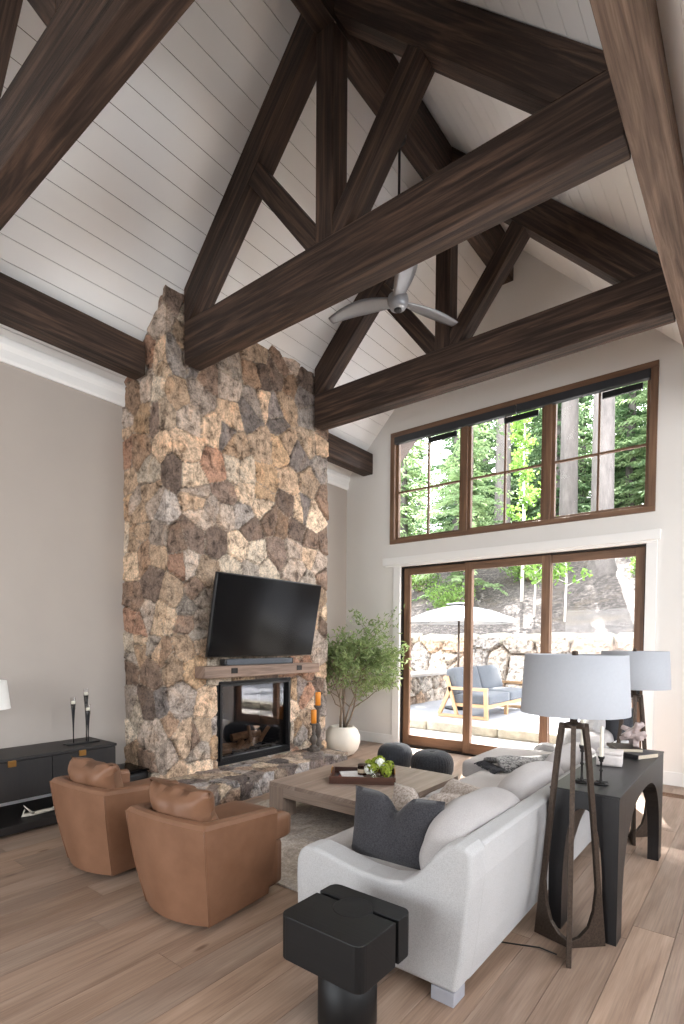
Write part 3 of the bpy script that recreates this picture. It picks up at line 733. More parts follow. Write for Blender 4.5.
# ------------------------------------------------------------------ rug and coffee table
rg = MB(); rg.box(-3.78, -1.75, 2.42, 5.15, .001, .012); rug = rg.build('area_rug', M['rug']); tag(rug, 'distressed grey and taupe area rug under the coffee table', 'rug')
ct = thing('coffee_table', 'large square grey brown wooden coffee table with block legs on the rug', 'coffee table', (-2.83, 3.97, .0125))
m_ = MB(); hx, hy, tz = .61, .625, .30
np_ = 4
for k in range(np_):
    a = -hx+k*2*hx/np_; m_.box(a+.001, a+2*hx/np_-.001, -hy, hy, tz-.035, tz, axis=(0, 1, 0))
m_.build('tabletop', M['table'], ct, bevel=.002)
m_ = MB(); e = .03; m_.box(-hx+.002, hx-.002, -hy+.002, -hy+e, tz-.12, tz-.036, axis=(1, 0, 0)); m_.box(-hx+.002, hx-.002, hy-e, hy-.002, tz-.12, tz-.036, axis=(1, 0, 0))
m_.box(-hx+.002, -hx+e, -hy+e, hy-e, tz-.12, tz-.036, axis=(0, 1, 0)); m_.box(hx-e, hx-.002, -hy+e, hy-e, tz-.12, tz-.036, axis=(0, 1, 0)); m_.build('apron', M['table'], ct, bevel=.002)
for sx in (-1, 1):
    for sy in (-1, 1):
        m_ = MB(); x0 = sx*hx; y0 = sy*hy; m_.box(min(x0, x0-sx*.17), max(x0, x0-sx*.17), min(y0, y0-sy*.17), max(y0, y0-sy*.17), 0, tz-.036, axis=(0, 0, 1)); m_.build('leg', M['table'], ct, bevel=.003)
TT = .0125+tz
# tray
rzt = rad(8); tx, ty = -2.83, 3.93
tray = thing('serving_tray', 'rectangular dark walnut tray with metal handles on the coffee table', 'tray', (tx, ty, TT+.001), rad(33))
m_ = MB(); a_, b_ = .29, .19
m_.box(-a_, a_, -b_, b_, 0, .012, axis=(1, 0, 0)); m_.box(-a_, a_, -b_, -b_+.014, .012, .065, axis=(1, 0, 0)); m_.box(-a_, a_, b_-.014, b_, .012, .065, axis=(1, 0, 0)); m_.box(-a_, -a_+.014, -b_+.014, b_-.014, .012, .065, axis=(0, 1, 0)); m_.box(a_-.014, a_, -b_+.014, b_-.014, .012, .065, axis=(0, 1, 0))
m_.build('tray_body', M['tray'], tray, bevel=.002)
for s in (-1, 1):
    m_ = MB(); x0 = s*(a_-.007); m_.tube([(x0, -.06, .06), (x0, -.058, .09), (x0, -.03, .105), (x0, .03, .105), (x0, .058, .09), (x0, .06, .06)], .005, 8); m_.build('handle', M['brass'], tray)
def on_tray(x, y, z=.014):
    c, s = math.cos(rad(33)), math.sin(rad(33)); return (tx+x*c-y*s, ty+x*s+y*c, TT+.001+z)
def mag(name, p, rz, w, l, h, mat, label, cat):
    o = thing(name, label, cat, p, rz)
    m_ = MB(); m_.box(-w/2+.002, w/2-.002, -l/2+.002, l/2-.002, .001, h-.001); m_.build('pages', M['pages'], o)
    m_ = MB(); m_.box(-w/2, w/2, -l/2, l/2, h-.0012, h); m_.box(-w/2, w/2, -l/2, l/2, 0, .0012); m_.box(-w/2-.001, -w/2+.001, -l/2, l/2, 0, h); m_.build('cover', mat, o)
    return o
mag('magazine', on_tray(-.13, -.03), rad(33+5), .22, .28, .008, M['paperdark'], 'dark covered magazine at the bottom of the stack in the tray', 'magazine')
mag('magazine', on_tray(-.12, -.01, .023), rad(33-6), .20, .26, .007, M['paperred'], 'magazine with a reddish cover in the middle of the tray stack', 'magazine')
mag('magazine', on_tray(-.11, .02, .031), rad(33+14), .19, .25, .006, M['paper'], 'pale magazine on top of the stack in the tray', 'magazine')
cj = thing('jar_candle', 'amber glass jar candle with a pale label in the tray', 'candle', on_tray(-.01, .02, .038))
m_ = MB(); m_.lathe([(.001, 0), (.04, 0), (.042, .004), (.042, .085), (.039, .085), (.039, .006), (.001, .006)], n=28, closed=False); m_.build('jar', M['amberglass'], cj)
m_ = MB(); m_.lathe([(.001, .008), (.038, .008), (.038, .05), (.001, .05)], n=24, closed=False); m_.build('wax', M['wax_ivory'], cj)
m_ = MB(); m_.lathe([(.0425, .02), (.0428, .02), (.0428, .055), (.0425, .055)], n=28, closed=False); m_.build('label_band', M['label'], cj)
m_ = MB(); m_.lathe([(.001, .085), (.043, .085), (.043, .095), (.001, .097)], n=24, closed=False); m_.build('lid', M['bronze'], cj)
fv = thing('flower_bowl', 'clear glass bowl of lime green hydrangeas and white blooms in the tray', 'flowers', on_tray(.13, .02))
m_ = MB(); m_.lathe([(.001, 0), (.05, 0), (.075, .03), (.08, .06), (.077, .06), (.07, .03), (.001, .006)], n=28, closed=False); m_.build('bowl', M['clearglass'], fv)
rf = random.Random(3)
for (x, y, z, mt_) in [(-.07, -.02, .10, 'lime'), (.0, -.05, .09, 'lime'), (.06, .0, .09, 'lime'), (0, .03, .135, 'lime'), (-.05, .05, .11, 'lime'), (.07, .05, .1, 'lime'), (.02, 0, .12, 'whiteflower'), (-.03, -.07, .075, 'whiteflower'), (.1, -.03, .065, 'lime')]:
    m_ = MB(); 
    for _ in range(46):
        d = Vector((rf.gauss(0, 1), rf.gauss(0, 1), rf.gauss(0, 1))).normalized(); c = Vector((x*1.2, y*1.2, z*1.12))+d*.042
        s_ = d.cross(Vector((rf.uniform(-1, 1), rf.uniform(-1, 1), rf.uniform(-1, 1)))).normalized()*.017; t_2 = d.cross(s_)
        m_.add([c-s_, c-t_2+d*.004, c+s_, c+t_2+d*.004], [(0, 1, 2, 3)])
    m_.build('bloom', M[mt_], fv)

# ------------------------------------------------------------------ poufs
def pouf(x, y, r, label):
    o = thing('knitted_pouf', label, 'pouf', (x, y, .001), 0, 'knitted poufs')
    m_ = MB(); n = 120; prof = []
    for i in range(25):
        a = -PI/2+PI*i/24; rr = math.copysign(abs(math.cos(a))**.62, 1)*r; zz = math.copysign(abs(math.sin(a))**.8, math.sin(a))*.165+.165
        prof.append((max(rr, .004), zz))
    m_.lathe(prof, n=n)
    vs = []
    for i, (a, b, c) in enumerate(m_.v):
        k = i % n; row = i//n; rr = math.hypot(a, b); f = 1+.028*(abs(math.sin(k*PI/3+ (row % 2)*.0))-.5)*(1 if rr > r*.25 else .3)+.006*math.sin(row*2.6)
        dz = -.018*max(0, 1-rr/(r*.2)) if c > .16 else 0
        vs.append((a*f, b*f, c+dz))
    m_.v = vs; m_.build('knit_cover', M['pouf'], o)
    m_ = MB(); m_.lathe([(.002, .318), (.03, .318), (.028, .324), (.002, .326)], n=16); m_.build('centre_gather', M['pouf'], o)
pouf(-3.50, 5.52, .215, 'dark grey knitted pouf behind the coffee table, beside the planter')
pouf(-2.94, 5.42, .24, 'dark grey knitted pouf behind the coffee table, next to the chaise')

# ------------------------------------------------------------------ pillows
def pillow(mb, w, h, t, n=18, pinch=.06, seed=0, chop=0, wr=.004):
    """pillow standing in local XZ plane, thickness along Y, bottom edge at z=0"""
    vs = []; fs = []
    for side in (-1, 1):
        for i in range(n+1):
            for j in range(n+1):
                u = -1+2*i/n; v = -1+2*j/n
                x = u*w/2*(1-pinch*(1-v*v)*(0.8)); z = v*h/2*(1-pinch*(1-u*u))
                th = t/2*max(0, (1-u**4))**.55*max(0, (1-v**4))**.55
                if chop and v > -.3:
                    g = math.exp(-(u/.22)**2)*((v+.3)/1.3)**1.6; z -= chop*g; th *= 1-.55*g
                nv = noise.noise_vector(Vector((x*9+seed, z*9, side*2+seed)))
                edge = (1-u**4)*(1-v**4)
                vs.append((x+nv.x*wr, side*th+nv.y*wr*2*edge, z+h/2*(1-pinch*.2)+nv.z*wr))
    m = (n+1)*(n+1)
    for s_ in (0, 1):
        for i in range(n):
            for j in range(n):
                a = s_*m+i*(n+1)+j; q = (a, a+n+1, a+n+2, a+1); fs.append(q if s_ else q[::-1])
    def idx(i, j, s_): return s_*m+i*(n+1)+j
    for k in range(n):
        for (i0, j0, i1, j1) in ((k, 0, k+1, 0), (k, n, k+1, n), (0, k, 0, k+1), (n, k, n, k+1)):
            fs.append((idx(i0, j0, 0), idx(i1, j1, 0), idx(i1, j1, 1), idx(i0, j0, 1)))
    return mb.add(vs, fs, None, True)
def put_pillow(name, w, h, t, mat, loc, rot, label, cat='pillow', piping=None, **k):
    m_ = MB(); pillow(m_, w, h, t, **k); o = m_.build(name, mat); o.location = loc; o.rotation_euler = rot
    tag(o, label, cat); return o

# ------------------------------------------------------------------ armchairs
def make_chair(label):
    o = thing('swivel_armchair', label, 'armchair', (0, 0, 0), 0, 'camel leather swivel armchairs')
    # plan outline of the shell (open at the front), local: back at y=-.36, front at y=.30
    def outline(hw, yb, yf, r=.06, bow=.03):
        pts = []
        pts.append((hw, yf))
        for k in range(1, 7): pts.append((hw, yf+(yb+r-yf)*k/6))
        for k in range(1, 5): a = PI/2*k/5; pts.append((hw-r+r*math.cos(a), yb+r-r*math.sin(a)))
        for k in range(0, 9):
            u = 1-2*k/8; pts.append(((hw-r)*u, yb-bow*(1-u*u)))
        for k in range(4, 0, -1): a = PI/2*k/5; pts.append((-hw+r-r*math.cos(a), yb+r-r*math.sin(a)))
        for k in range(6, 0, -1): pts.append((-hw, yf+(yb+r-yf)*k/6))
        pts.append((-hw, yf)); return pts
    rows = []
    out_b = outline(.265, -.27, .20, .018, .06); out_t = outline(.325, -.36, .215, .022, .025); in_t = outline(.25, -.285, .215, .04, .03); in_b = outline(.25, -.27, .20, .04, .03)
    def zt(p): f = (p[1]+.36)/.69; return .605-.06*f
    n = len(out_b); vs = []
    K = 8
    for k in range(K+1):
        f = k/K
        for a, b in zip(out_b, out_t):
            zz = .035+(zt(b)-.02-.035)*f; bulge = .012*math.sin(PI*f)
            x = a[0]+(b[0]-a[0])*f; y = a[1]+(b[1]-a[1])*f
            L_ = math.hypot(x, y); vs.append((x*(1+bulge/L_), y*(1+bulge/L_), zz))
    for f, dz in ((.18, 0), (.5, .008), (.82, 0)):
        for b, c in zip(out_t, in_t): vs.append((b[0]+(c[0]-b[0])*f, b[1]+(c[1]-b[1])*f, zt(b)+dz))
    for c, b in zip(in_t, out_t): vs.append((c[0], c[1], zt(b)-.02))
    for c in in_b: vs.append((c[0], c[1], .2))
    R_ = len(vs)//n; fs = []
    for r_ in range(R_-1):
        for i in range(n-1): a = r_*n+i; fs.append((a, a+1, a+n+1, a+n))
    # front caps
    lo_ = [r_*n for r_ in range(R_)]; fs.append(tuple(lo_)); fs.append(tuple(r_*n+n-1 for r_ in reversed(range(R_)))); fs.append(tuple([i for i in range(n)]))
    m_ = MB(); m_.add(vs, fs, None, True); sh = m_.build('shell', M['leather'], o)
    ed = sh.modifiers.new('e', 'EDGE_SPLIT'); ed.split_angle = rad(28)
    for ci_ in (9, n-10):
        m_ = MB(); m_.tube([Vector(vs[k*n+ci_])*1.0+Vector((vs[k*n+ci_][0]*.006, vs[k*n+ci_][1]*.006, 0)) for k in range(K+1)], .004, 6); m_.build('seam', M['leather'], o)
    m_ = MB(); m_.rbox((0, .07, .185), (.247, .29, .14), .025, 6); m_.build('seat_base', M['leather'], o)
    m_ = MB(); m_.rbox((0, .125, .392), (.252, .325, .08), .035, 9, .02, .004, 2); m_.build('seat_cushion', M['leather'], o)
    m_ = MB(); m_.lathe([(.001, 0), (.20, 0), (.20, .02), (.05, .03), (.04, .06), (.001, .06)], n=32, closed=False); m_.build('swivel_base', M['black_metal'], o)
    return o
c1 = make_chair('camel leather swivel armchair nearer to the viewer, closer to the black side table')
c2 = copy_tree(c1); c2['label'] = 'camel leather swivel armchair closer to the media console'
c1.location = (-2.56, 2.02, 0); c1.rotation_euler = (0, 0, rad(5)); c2.location = (-3.55, 2.03, 0); c2.rotation_euler = (0, 0, rad(4))
for c, lab in ((c1, 'camel leather lumbar pillow standing in the armchair nearer to the viewer'), (c2, 'camel leather lumbar pillow standing in the armchair by the media console')):
    x, y, _ = c.location; a = c.rotation_euler.z
    p = put_pillow('lumbar_pillow', .50, .31, .21, M['leather'], (x+.17*math.sin(a), y-.175*math.cos(a), .455), (rad(14), 0, a), lab, seed=3 if c is c1 else 8, pinch=.16, wr=.012)
    p['group'] = 'leather lumbar pillows'

# ------------------------------------------------------------------ sofa
SY0, SY1 = 2.05, 5.85
sf = thing('sectional_sofa', 'pale grey upholstered sectional sofa with a chaise, facing the fireplace', 'sofa', (-1.4, 3.6, 0))
def S(mb, name, mat, **k):
    mb.v = [(a+1.4, b-3.6, c) for a, b, c in mb.v]; return mb.build(name, mat, sf, **k)
def armprof():
    p = [(-1.90, .06), (-1.91, .34), (-1.905, .42), (-1.885, .465), (-1.85, .492), (-1.79, .502), (-1.70, .492), (-1.60, .472), (-1.48, .456), (-1.36, .455), (-1.26, .475), (-1.19, .52), (-1.14, .58), (-1.095, .64), (-1.05, .685), (-1.0, .702), (-.955, .70), (-.925, .68)]
    p += [(-.925, .55), (-.965, .2), (-.99, .06)]
    return p
ap = armprof()
m_ = MB(); m_.prism(ap, SY0, SY0+.155, 'XZ', smooth=False); S(m_, 'arm', M['sofa'], bevel=.022, seg=4)
m_ = MB(); m_.prism([(a, b) for a, b in ap], SY1-.16, SY1, 'XZ'); S(m_, 'arm', M['sofa'], bevel=.022, seg=4)
bpz = .69
m_ = MB(); m_.prism([(-.99, .06), (-.965, .2), (-.925, .55), (-.925, .68), (-.935, .695), (-1.02, .695), (-1.045, .67), (-1.12, .2), (-1.12, .06)], SY0+.13, SY1-.13, 'XZ'); S(m_, 'back', M['sofa'], bevel=.012, seg=3)
m_ = MB(); m_.prism([(-1.90, .06), (-1.90, .26), (-1.1, .26), (-1.1, .06)], SY0+.15, SY1-.15, 'XZ'); S(m_, 'seat_frame', M['sofa'], bevel=.012)
m_ = MB(); m_.box(-2.20, -1.85, 4.70, SY1-.02, .06, .26); S(m_, 'chaise_frame', M['sofa'], bevel=.015)
# seat cushions
for (ya, yb_, xf) in ((2.215, 3.45, -1.95), (3.455, 4.685, -1.95)):
    m_ = MB(); m_.rbox(((xf-1.15)/2, (ya+yb_)/2, .355), ((-1.15-xf)/2, (yb_-ya)/2, .088), .04, 9, .018, .003, ya); S(m_, 'seat_cushion', M['sofa2'])
m_ = MB(); m_.rbox((-1.70, 5.19, .355), (.545, .495, .09), .045, 10, .02, .004, 7); S(m_, 'chaise_cushion', M['sofa2'])
# back cushions leaning on the back
ys = [(2.22, 3.03), (3.03, 3.90), (3.90, 4.77), (4.77, 5.66)]
for k, (ya, yb_) in enumerate(ys):
    m_ = MB(); rot = Matrix.Rotation(rad(16), 3, 'Y')
    m_.rbox((-1.175, (ya+yb_)/2, .575), (.10, (yb_-ya)/2+.012, .185), .09, 13, 0, .012, k*3.3+1, rot)
    c0 = Vector((-1.175, (ya+yb_)/2, .575)); vs = []
    for (a, b, c) in m_.v:
        u = (b-c0.y)/((yb_-ya)/2); w = (c-c0.z)/.2; f = max(0, 1-abs(u)**2.6)
        nv = .010*noise.noise(Vector((b*3, c*14, k)))
        vs.append((a+((-.035 if a < c0.x else .012)*f*max(0, 1-w*w))+nv, b, c-(.075 if c > c0.z else 0)*(1-f)*max(0, w)+(.014*f if c > c0.z else 0)+nv))
    m_.v = vs; S(m_, 'back_cushion', M['sofa2'])
for (x, y) in ((-1.052, SY0+.058), (-1.85, SY0+.06), (-1.045, SY1-.08), (-2.14, SY1-.08), (-2.14, 4.76)):
    m_ = MB(); m_.box(x-.055, x+.055, y-.055, y+.055, 0, .062); S(m_, 'foot', M['footblock'], bevel=.003)
put_pillow('throw_pillow', .53, .37, .17, M['charcoal'], (-1.475, 2.315, .405), (rad(-8), 0, rad(3)), 'charcoal square throw pillow leaning on the near arm of the sofa', seed=2, chop=.085, pinch=.05)
put_pillow('throw_pillow', .42, .33, .15, M['beige'], (-1.50, 2.56, .43), (rad(-30), 0, rad(4)), 'beige flecked throw pillow just behind the charcoal one', seed=5, chop=.08, pinch=.07)
put_pillow('throw_pillow', .46, .36, .15, M['beige'], (-1.45, 2.83, .44), (rad(-48), 0, rad(-22)), 'beige patterned throw pillow second behind the charcoal one', seed=9, pinch=.05)
put_pillow('throw_pillow', .56, .52, .2, M['palepillow'], (-1.33, 5.35, .44), (rad(-14), 0, rad(-70)), 'large pale linen throw pillow at the far end of the sofa', seed=12, pinch=.06)
put_pillow('throw_pillow', .50, .40, .16, M['palepillow'], (-1.38, 4.93, .45), (rad(-20), 0, rad(-62)), 'pale grey throw pillow against the last back cushion of the sofa', seed=15, pinch=.06)
put_pillow('throw_pillow', .48, .44, .16, M['darkpillow'], (-1.12, 5.48, .56), (rad(-14), 0, rad(-50)), 'slate grey throw pillow in the far corner of the sofa', seed=19, pinch=.06)
# throw blanket over the chaise
m_ = MB(); nx, ny = 34, 22; vs = []; fs = []
for i in range(nx+1):
    for j in range(ny+1):
        u = i/nx; v = j/ny; px_ = u*.80; py_ = -.2+v*.40+.02*math.sin(u*7+1); x = -1.83+px_*.64-py_*.77; y = 4.50+px_*.77+py_*.64
        z = .478+.02*noise.noise(Vector((u*5, v*4, 2)))+.07*max(0, math.sin(v*PI))**.6
        vs.append((x, y, z))
for i in range(nx):
    for j in range(ny): a = i*(ny+1)+j; fs.append((a, a+ny+1, a+ny+2, a+1))
m_.add(vs, fs, None, True); th = thing('throw_blanket', 'folded black and white flecked throw with dark fringe on the chaise', 'throw', (-1.7, 4.9, .46))
m_.v = [(a+1.7, b-4.9, c-.46) for a, b, c in m_.v]; bo = m_.build('woven_cloth', M['throw'], th); so_ = bo.modifiers.new('s', 'SOLIDIFY'); so_.thickness = .03; so_.offset = -1
m_ = MB()
for k in range(26):
    q_ = -.19+k*.0148; ax_ = -.13-q_*.77; ay_ = -.40+q_*.64; e1, e2 = U(-.008, .008), U(-.012, .012); m_.tube([(ax_, ay_, .03), (ax_-.04+e1, ay_-.045, .02), (ax_-.065+e2, ay_-.07, .0)], .0055, 5)
m_.build('fringe', M['charcoal'], th)['kind'] = 'stuff'

# ------------------------------------------------------------------ black side table
st = thing('side_table', 'black charred wood side table with a split block top beside the sofa arm', 'side table', (-1.31, 1.71, 0))
def rrect(x0, x1, y0, y1, rr, n=5):
    p = []
    for (cx, cy, a0, r) in ((x1-rr[0], y1-rr[0], 0, rr[0]), (x0+rr[1], y1-rr[1], 90, rr[1]), (x0+rr[2], y0+rr[2], 180, rr[2]), (x1-rr[3], y0+rr[3], 270, rr[3])):
        for k in range(n+1): a = rad(a0+90*k/n); p.append((cx+r*math.cos(a), cy+r*math.sin(a)))
    return p
z0, z1 = .275, .455
m_ = MB(); m_.prism(rrect(-.207, .203, -.18, .055, (.004, .004, .04, .04)), z0, z1, 'XY', axis=(1, 0, 0)); m_.build('top_block', M['ebonized'], st, bevel=.006)
m_ = MB(); m_.prism(rrect(-.207, .203, .075, .180, (.04, .04, .004, .004)), z0, z1, 'XY', axis=(1, 0, 0)); m_.build('top_block', M['ebonized'], st, bevel=.006)
m_ = MB(); m_.lathe([(.001, z0), (.085, z0), (.085, z1+.0005), (.078, z1+.001), (.073, z1-.001), (.06, z1+.001), (.050, z1-.001), (.04, z1+.001), (.025, z1-.001), (.012, z1+.001), (.001, z1)], (0, .045, 0), 40, closed=False); m_.build('round_inlay', M['ebonized'], st)
m_ = MB(); m_.lathe([(.001, 0), (.118, 0), (.122, .006), (.122, z0), (.001, z0)], (0, .01, 0), 48, closed=False); m_.build('pedestal', M['ebonized'], st)

# ------------------------------------------------------------------ arched console table
cn = thing('console_table', 'black oak console table with arched openings behind the sofa', 'console table', (-.73, 3.76, 0))
hx, hy, H = .172, .757, .773
def arch(w0, w1, top, n=20):
    """half arch outline, legs curve outwards to the top: returns polygon"""
    p = []
    for k in range(n+1):
        a = PI*k/n; p.append((math.cos(a), math.sin(a)))
    pts = [(w0*c, top*(s**.9)) for c, s in p]
    return pts
def apply_bool(o, cutters):
    for c in cutters:
        b = o.modifiers.new('b', 'BOOLEAN'); b.operation = 'DIFFERENCE'; b.solver = 'EXACT'; b.object = c
    dg = bpy.context.evaluated_depsgraph_get(); dg.update(); me = bpy.data.meshes.new_from_object(o.evaluated_get(dg)); o.modifiers.clear(); o.data = me
    for c in cutters: bpy.data.objects.remove(c, do_unlink=True)
m_ = MB(); m_.box(-hx, hx, -hy, hy, 0, H-.012, axis=(0, 0, 1)); bodyo = m_.build('arched_base', M['black_wood'])
def archp(w, top):
    r = []
    for k in range(29):
        a = PI*k/28; r.append((w*math.copysign(abs(math.cos(a))**.8, math.cos(a)), top*math.sin(a)**.62))
    return [(w*1.0, -.05)]+r+[(-w, -.05)]
c1_ = MB(); c1_.prism([(a, b) for a, b in archp(.102, .68)], -1.2, 1.2, 'XZ'); k1 = c1_.build('cut_a', M['black_wood'])
c2_ = MB(); c2_.prism([(a, b) for a, b in archp(.635, .665)], -.6, .6, 'YZ'); k2 = c2_.build('cut_b', M['black_wood'])
apply_bool(bodyo, [k1, k2])
me = bodyo.data
if not me.uv_layers: me.uv_layers.new(name='UVMap')
uvl = me.uv_layers[0]
for lp in me.loops:
    p = me.vertices[lp.vertex_index].co; uvl.data[lp.index].uv = (p.z, p.x+p.y+3)
me.polygons.foreach_set('use_smooth', [False]*len(me.polygons))
bodyo.parent = cn
m_ = MB(); m_.box(-hx-.003, hx+.003, -hy-.003, hy+.003, H-.012, H, axis=(0, 1, 0)); m_.build('tabletop', M['black_wood'], cn, bevel=.002)

# candlesticks
def candlestick(x, y, h, lab, lab2):
    o = thing('candlestick', lab, 'candlestick', (x, y, H+.001), 0, 'black iron candlesticks')
    m_ = MB(); m_.lathe([(.001, 0), (.04, 0), (.04, .008), (.01, .011), (.009, .02), (.006, .03), (.006, h*.45), (.011, h*.5), (.006, h*.55), (.006, h*.8), (.013, h*.84), (.009, h*.87), (.016, h*.93), (.018, h), (.011, h), (.011, h-.02), (.001, h-.02)], n=20, closed=False)
    m_.build('stem', M['iron'], o)
    m_ = MB()
    for k in range(4):
        a = PI/4+k*PI/2; m_.tube([(0, 0, .012), (.03*math.cos(a), .03*math.sin(a), .010), (.040*math.cos(a), .040*math.sin(a), .009)], .005, 6)
    m_.build('foot_cross', M['iron'], o)
    c = MB(); c.lathe([(.0105, 0), (.0105, .01), (.0095, .17), (.006, .185), (.001, .188)], n=14); co = c.build('taper_candle', M['wax_ivory'], loc=(x, y, H+.001+h-.018)); tag(co, lab2, 'candle', 'ivory taper candles')
candlestick(-.79, 3.20, .21, 'taller black iron candlestick on the console table, left of its neighbour', 'ivory taper candle in the left candlestick')
candlestick(-.695, 3.22, .155, 'shorter black iron candlestick on the console table, nearest the marble box', 'ivory taper candle in the right candlestick')
mb_ = thing('marble_box', 'small pale marble keepsake box on the console table', 'box', (-.77, 3.80, H+.001), rad(8))
m_ = MB(); m_.rbox((0, 0, .036), (.075, .075, .036), .004, 3); m_.build('box_body', M['marble'], mb_); m_ = MB(); m_.rbox((0, 0, .081), (.077, .077, .0085), .004, 3); m_.build('lid', M['marble'], mb_)
mag('book', (-.72, 4.22, H+.001), rad(62), .20, .27, .028, M['paperdark'], 'dark hardback book at the bottom of the pair on the console table', 'book')
mag('book', (-.77, 4.26, H+.030), rad(28), .17, .23, .022, M['bronze'], 'hardback book on top of the pair on the console table', 'book')
kn = MB()
def bar(c, d, l, w):
    d = Vector(d).normalized(); rotm = d.to_track_quat('X', 'Z').to_matrix(); kn.rbox(c, (l/2, w/2, w/2), .006, 3, 0, .004, c[0]*10, rotm)
for c, d in [((0, -.02, .075), (1, 0, .35)), ((0, .02, .10), (1, 0, -.35)), ((-.02, 0, .09), (.2, 1, .1)), ((.02, 0, .07), (-.1, .6, .8)), ((0, 0, .115), (.6, .5, .5)), ((0, 0, .06), (.7, -.6, .1)), ((.01, 0, .09), (.3, -.3, 1))]:
    bar(c, d, .17, .034)
ko = kn.build('stone_sculpture', M['rose_crystal'], loc=(-.72, 4.29, H+.053)); tag(ko, 'rose grey interlocking stone sculpture sitting on the books', 'sculpture')

# ------------------------------------------------------------------ floor lamps
def floor_lamp(x, y, rz, lab, cord=True):
    o = thing('floor_lamp', lab, 'floor lamp', (x, y, 0), rz, 'tripod drum lamps')
    m_ = MB(); m_.lathe([(.256, 1.205), (.240, 1.498), (.236, 1.498), (.252, 1.205)], n=56, closed=False); so = m_.build('lamp_shade', M['lampshade'], o)
    m_ = MB(); m_.tube([(0, -.238, 1.485), (0, .238, 1.485)], .003, 6); m_.tube([(-.238, 0, 1.485), (.238, 0, 1.485)], .003, 6)
    m_.tube([(0, 0, 1.15), (0, 0, 1.49)], .006, 8); m_.build('harp', M['bronze'], o)
    m_ = MB(); m_.rbox((0, 0, 1.503), (.012, .012, .014), .004, 3); m_.build('finial', M['bronze'], o)
    m_ = MB(); m_.lathe([(.001, 1.135), (.05, 1.135), (.05, 1.15), (.02, 1.16), (.02, 1.22), (.001, 1.22)], n=18, closed=False); m_.build('socket', M['bronze'], o)
    # three fin legs: each a flat blade widening and curving to the centre at the foot
    for k in range(3):
        a = rad(90+120*k); ca, sa = math.cos(a), math.sin(a)
        outer = [(.075, 1.15), (.095, 1.0), (.135, .6), (.165, .3), (.195, 0)]
        inner = [(.0, .0), (.0, .035), (.05, .05), (.10, .10), (.125, .18), (.138, .3), (.11, .6), (.068, 1.0), (.05, 1.12), (.0, 1.125), (.0, 1.15)]
        poly = outer[::1]+inner
        m_ = MB(); m_.prism(poly, -.012, .012, 'XZ'); m_.v = [(p[0]*ca-p[1]*sa, p[0]*sa+p[1]*ca, p[2]) for p in m_.v]
        m_.build('leg', M['bronze'], o, bevel=.003)
    return o
floor_lamp(-.746, 2.845, rad(75), 'bronze tripod floor lamp with grey drum shade at the near end of the console')
floor_lamp(-.81, 4.80, rad(78), 'bronze tripod floor lamp with grey drum shade beyond the far end of the console')
m_ = MB(); m_.tube([(-.77, 2.72, .012), (-.86, 2.74, .006), (-.95, 2.70, .006), (-1.05, 2.66, .006), (-1.12, 2.7, .006)], .004, 6)
tag(m_.build('lamp_cord', M['plastic']), 'thin black lamp cord running under the sofa', 'cord')
fvn = thing('floor_register', 'wooden floor vent grille by the window wall baseboard', 'vent', (-.70, 6.42, .0))
m_ = MB(); ring(m_, -.0, .0, 0, 0, 0, 0, 0) if False else None
m_ = MB(); m_.box(-.15, .15, -.07, -.055, .0005, .006, axis=(1, 0, 0)); m_.box(-.15, .15, .055, .07, .0005, .006, axis=(1, 0, 0)); m_.box(-.15, -.135, -.055, .055, .0005, .006, axis=(0, 1, 0)); m_.box(.135, .15, -.055, .055, .0005, .006, axis=(0, 1, 0)); m_.build('frame', M['frame'], fvn)
m_ = MB(); [m_.box(-.135, .135, -.05+k*.018, -.043+k*.018, .0005, .005) for k in range(6)]; m_.build('grille', M['frame'], fvn)

# ------------------------------------------------------------------ ceiling fan
fn = thing('ceiling_fan', 'grey three blade ceiling fan hanging between the trusses', 'ceiling fan', (RX, 4.29, 4.67))
m_ = MB(); m_.tube([(0, 0, .08), (0, 0, 1.47)], .012, 12); m_.build('downrod', M['black_metal'], fn)
m_ = MB(); m_.lathe([(.001, 1.45), (.055, 1.45), (.06, 1.48), (.06, 1.528), (.001, 1.528)], n=24, closed=False); m_.build('canopy', M['black_metal'], fn)
m_ = MB(); m_.lathe([(.001, -.05), (.045, -.05), (.07, -.04), (.088, -.01), (.098, .03), (.088, .07), (.05, .10), (.014, .12), (.001, .12)], n=36, closed=False); m_.build('motor_housing', M['greymetal'], fn)
m_ = MB(); m_.lathe([(.001, -.064), (.03, -.064), (.036, -.058), (.036, -.048), (.001, -.048)], n=24, closed=False); m_.build('centre_cap', M['plastic'], fn)
for k, dg_ in enumerate((190, 310, 70)):
    a = rad(dg_); ca, sa = math.cos(a), math.sin(a); m_ = MB(); vs = []; fs = []; n = 22
    for i in range(n+1):
        r = .05+.66*i/n; f = i/n; w = .055+.045*math.sin(min(1, f*1.8)*PI/2)-.05*f*f*f; tw = rad(14*(1-f)+3); zc = .03+.03*math.sin(f*PI*.9)
        for (q, tt_) in ((-1, 0), (-.5, .007), (0, .009), (.5, .007), (1, 0), (.5, -.005), (0, -.007), (-.5, -.005)):
            yl = q*w*math.cos(tw)+.02*math.sin(f*PI); zl = q*w*math.sin(tw)+tt_+zc
            vs.append((r*ca-yl*sa, r*sa+yl*ca, zl))
    for i in range(n):
        for j in range(8): fs.append((i*8+j, i*8+(j+1) % 8, (i+1)*8+(j+1) % 8, (i+1)*8+j))
    fs.append(tuple(range(8))); fs.append(tuple(n*8+j for j in range(8)))
    m_.add(vs, fs, None, True); m_.build('blade', M['greymetal'], fn)

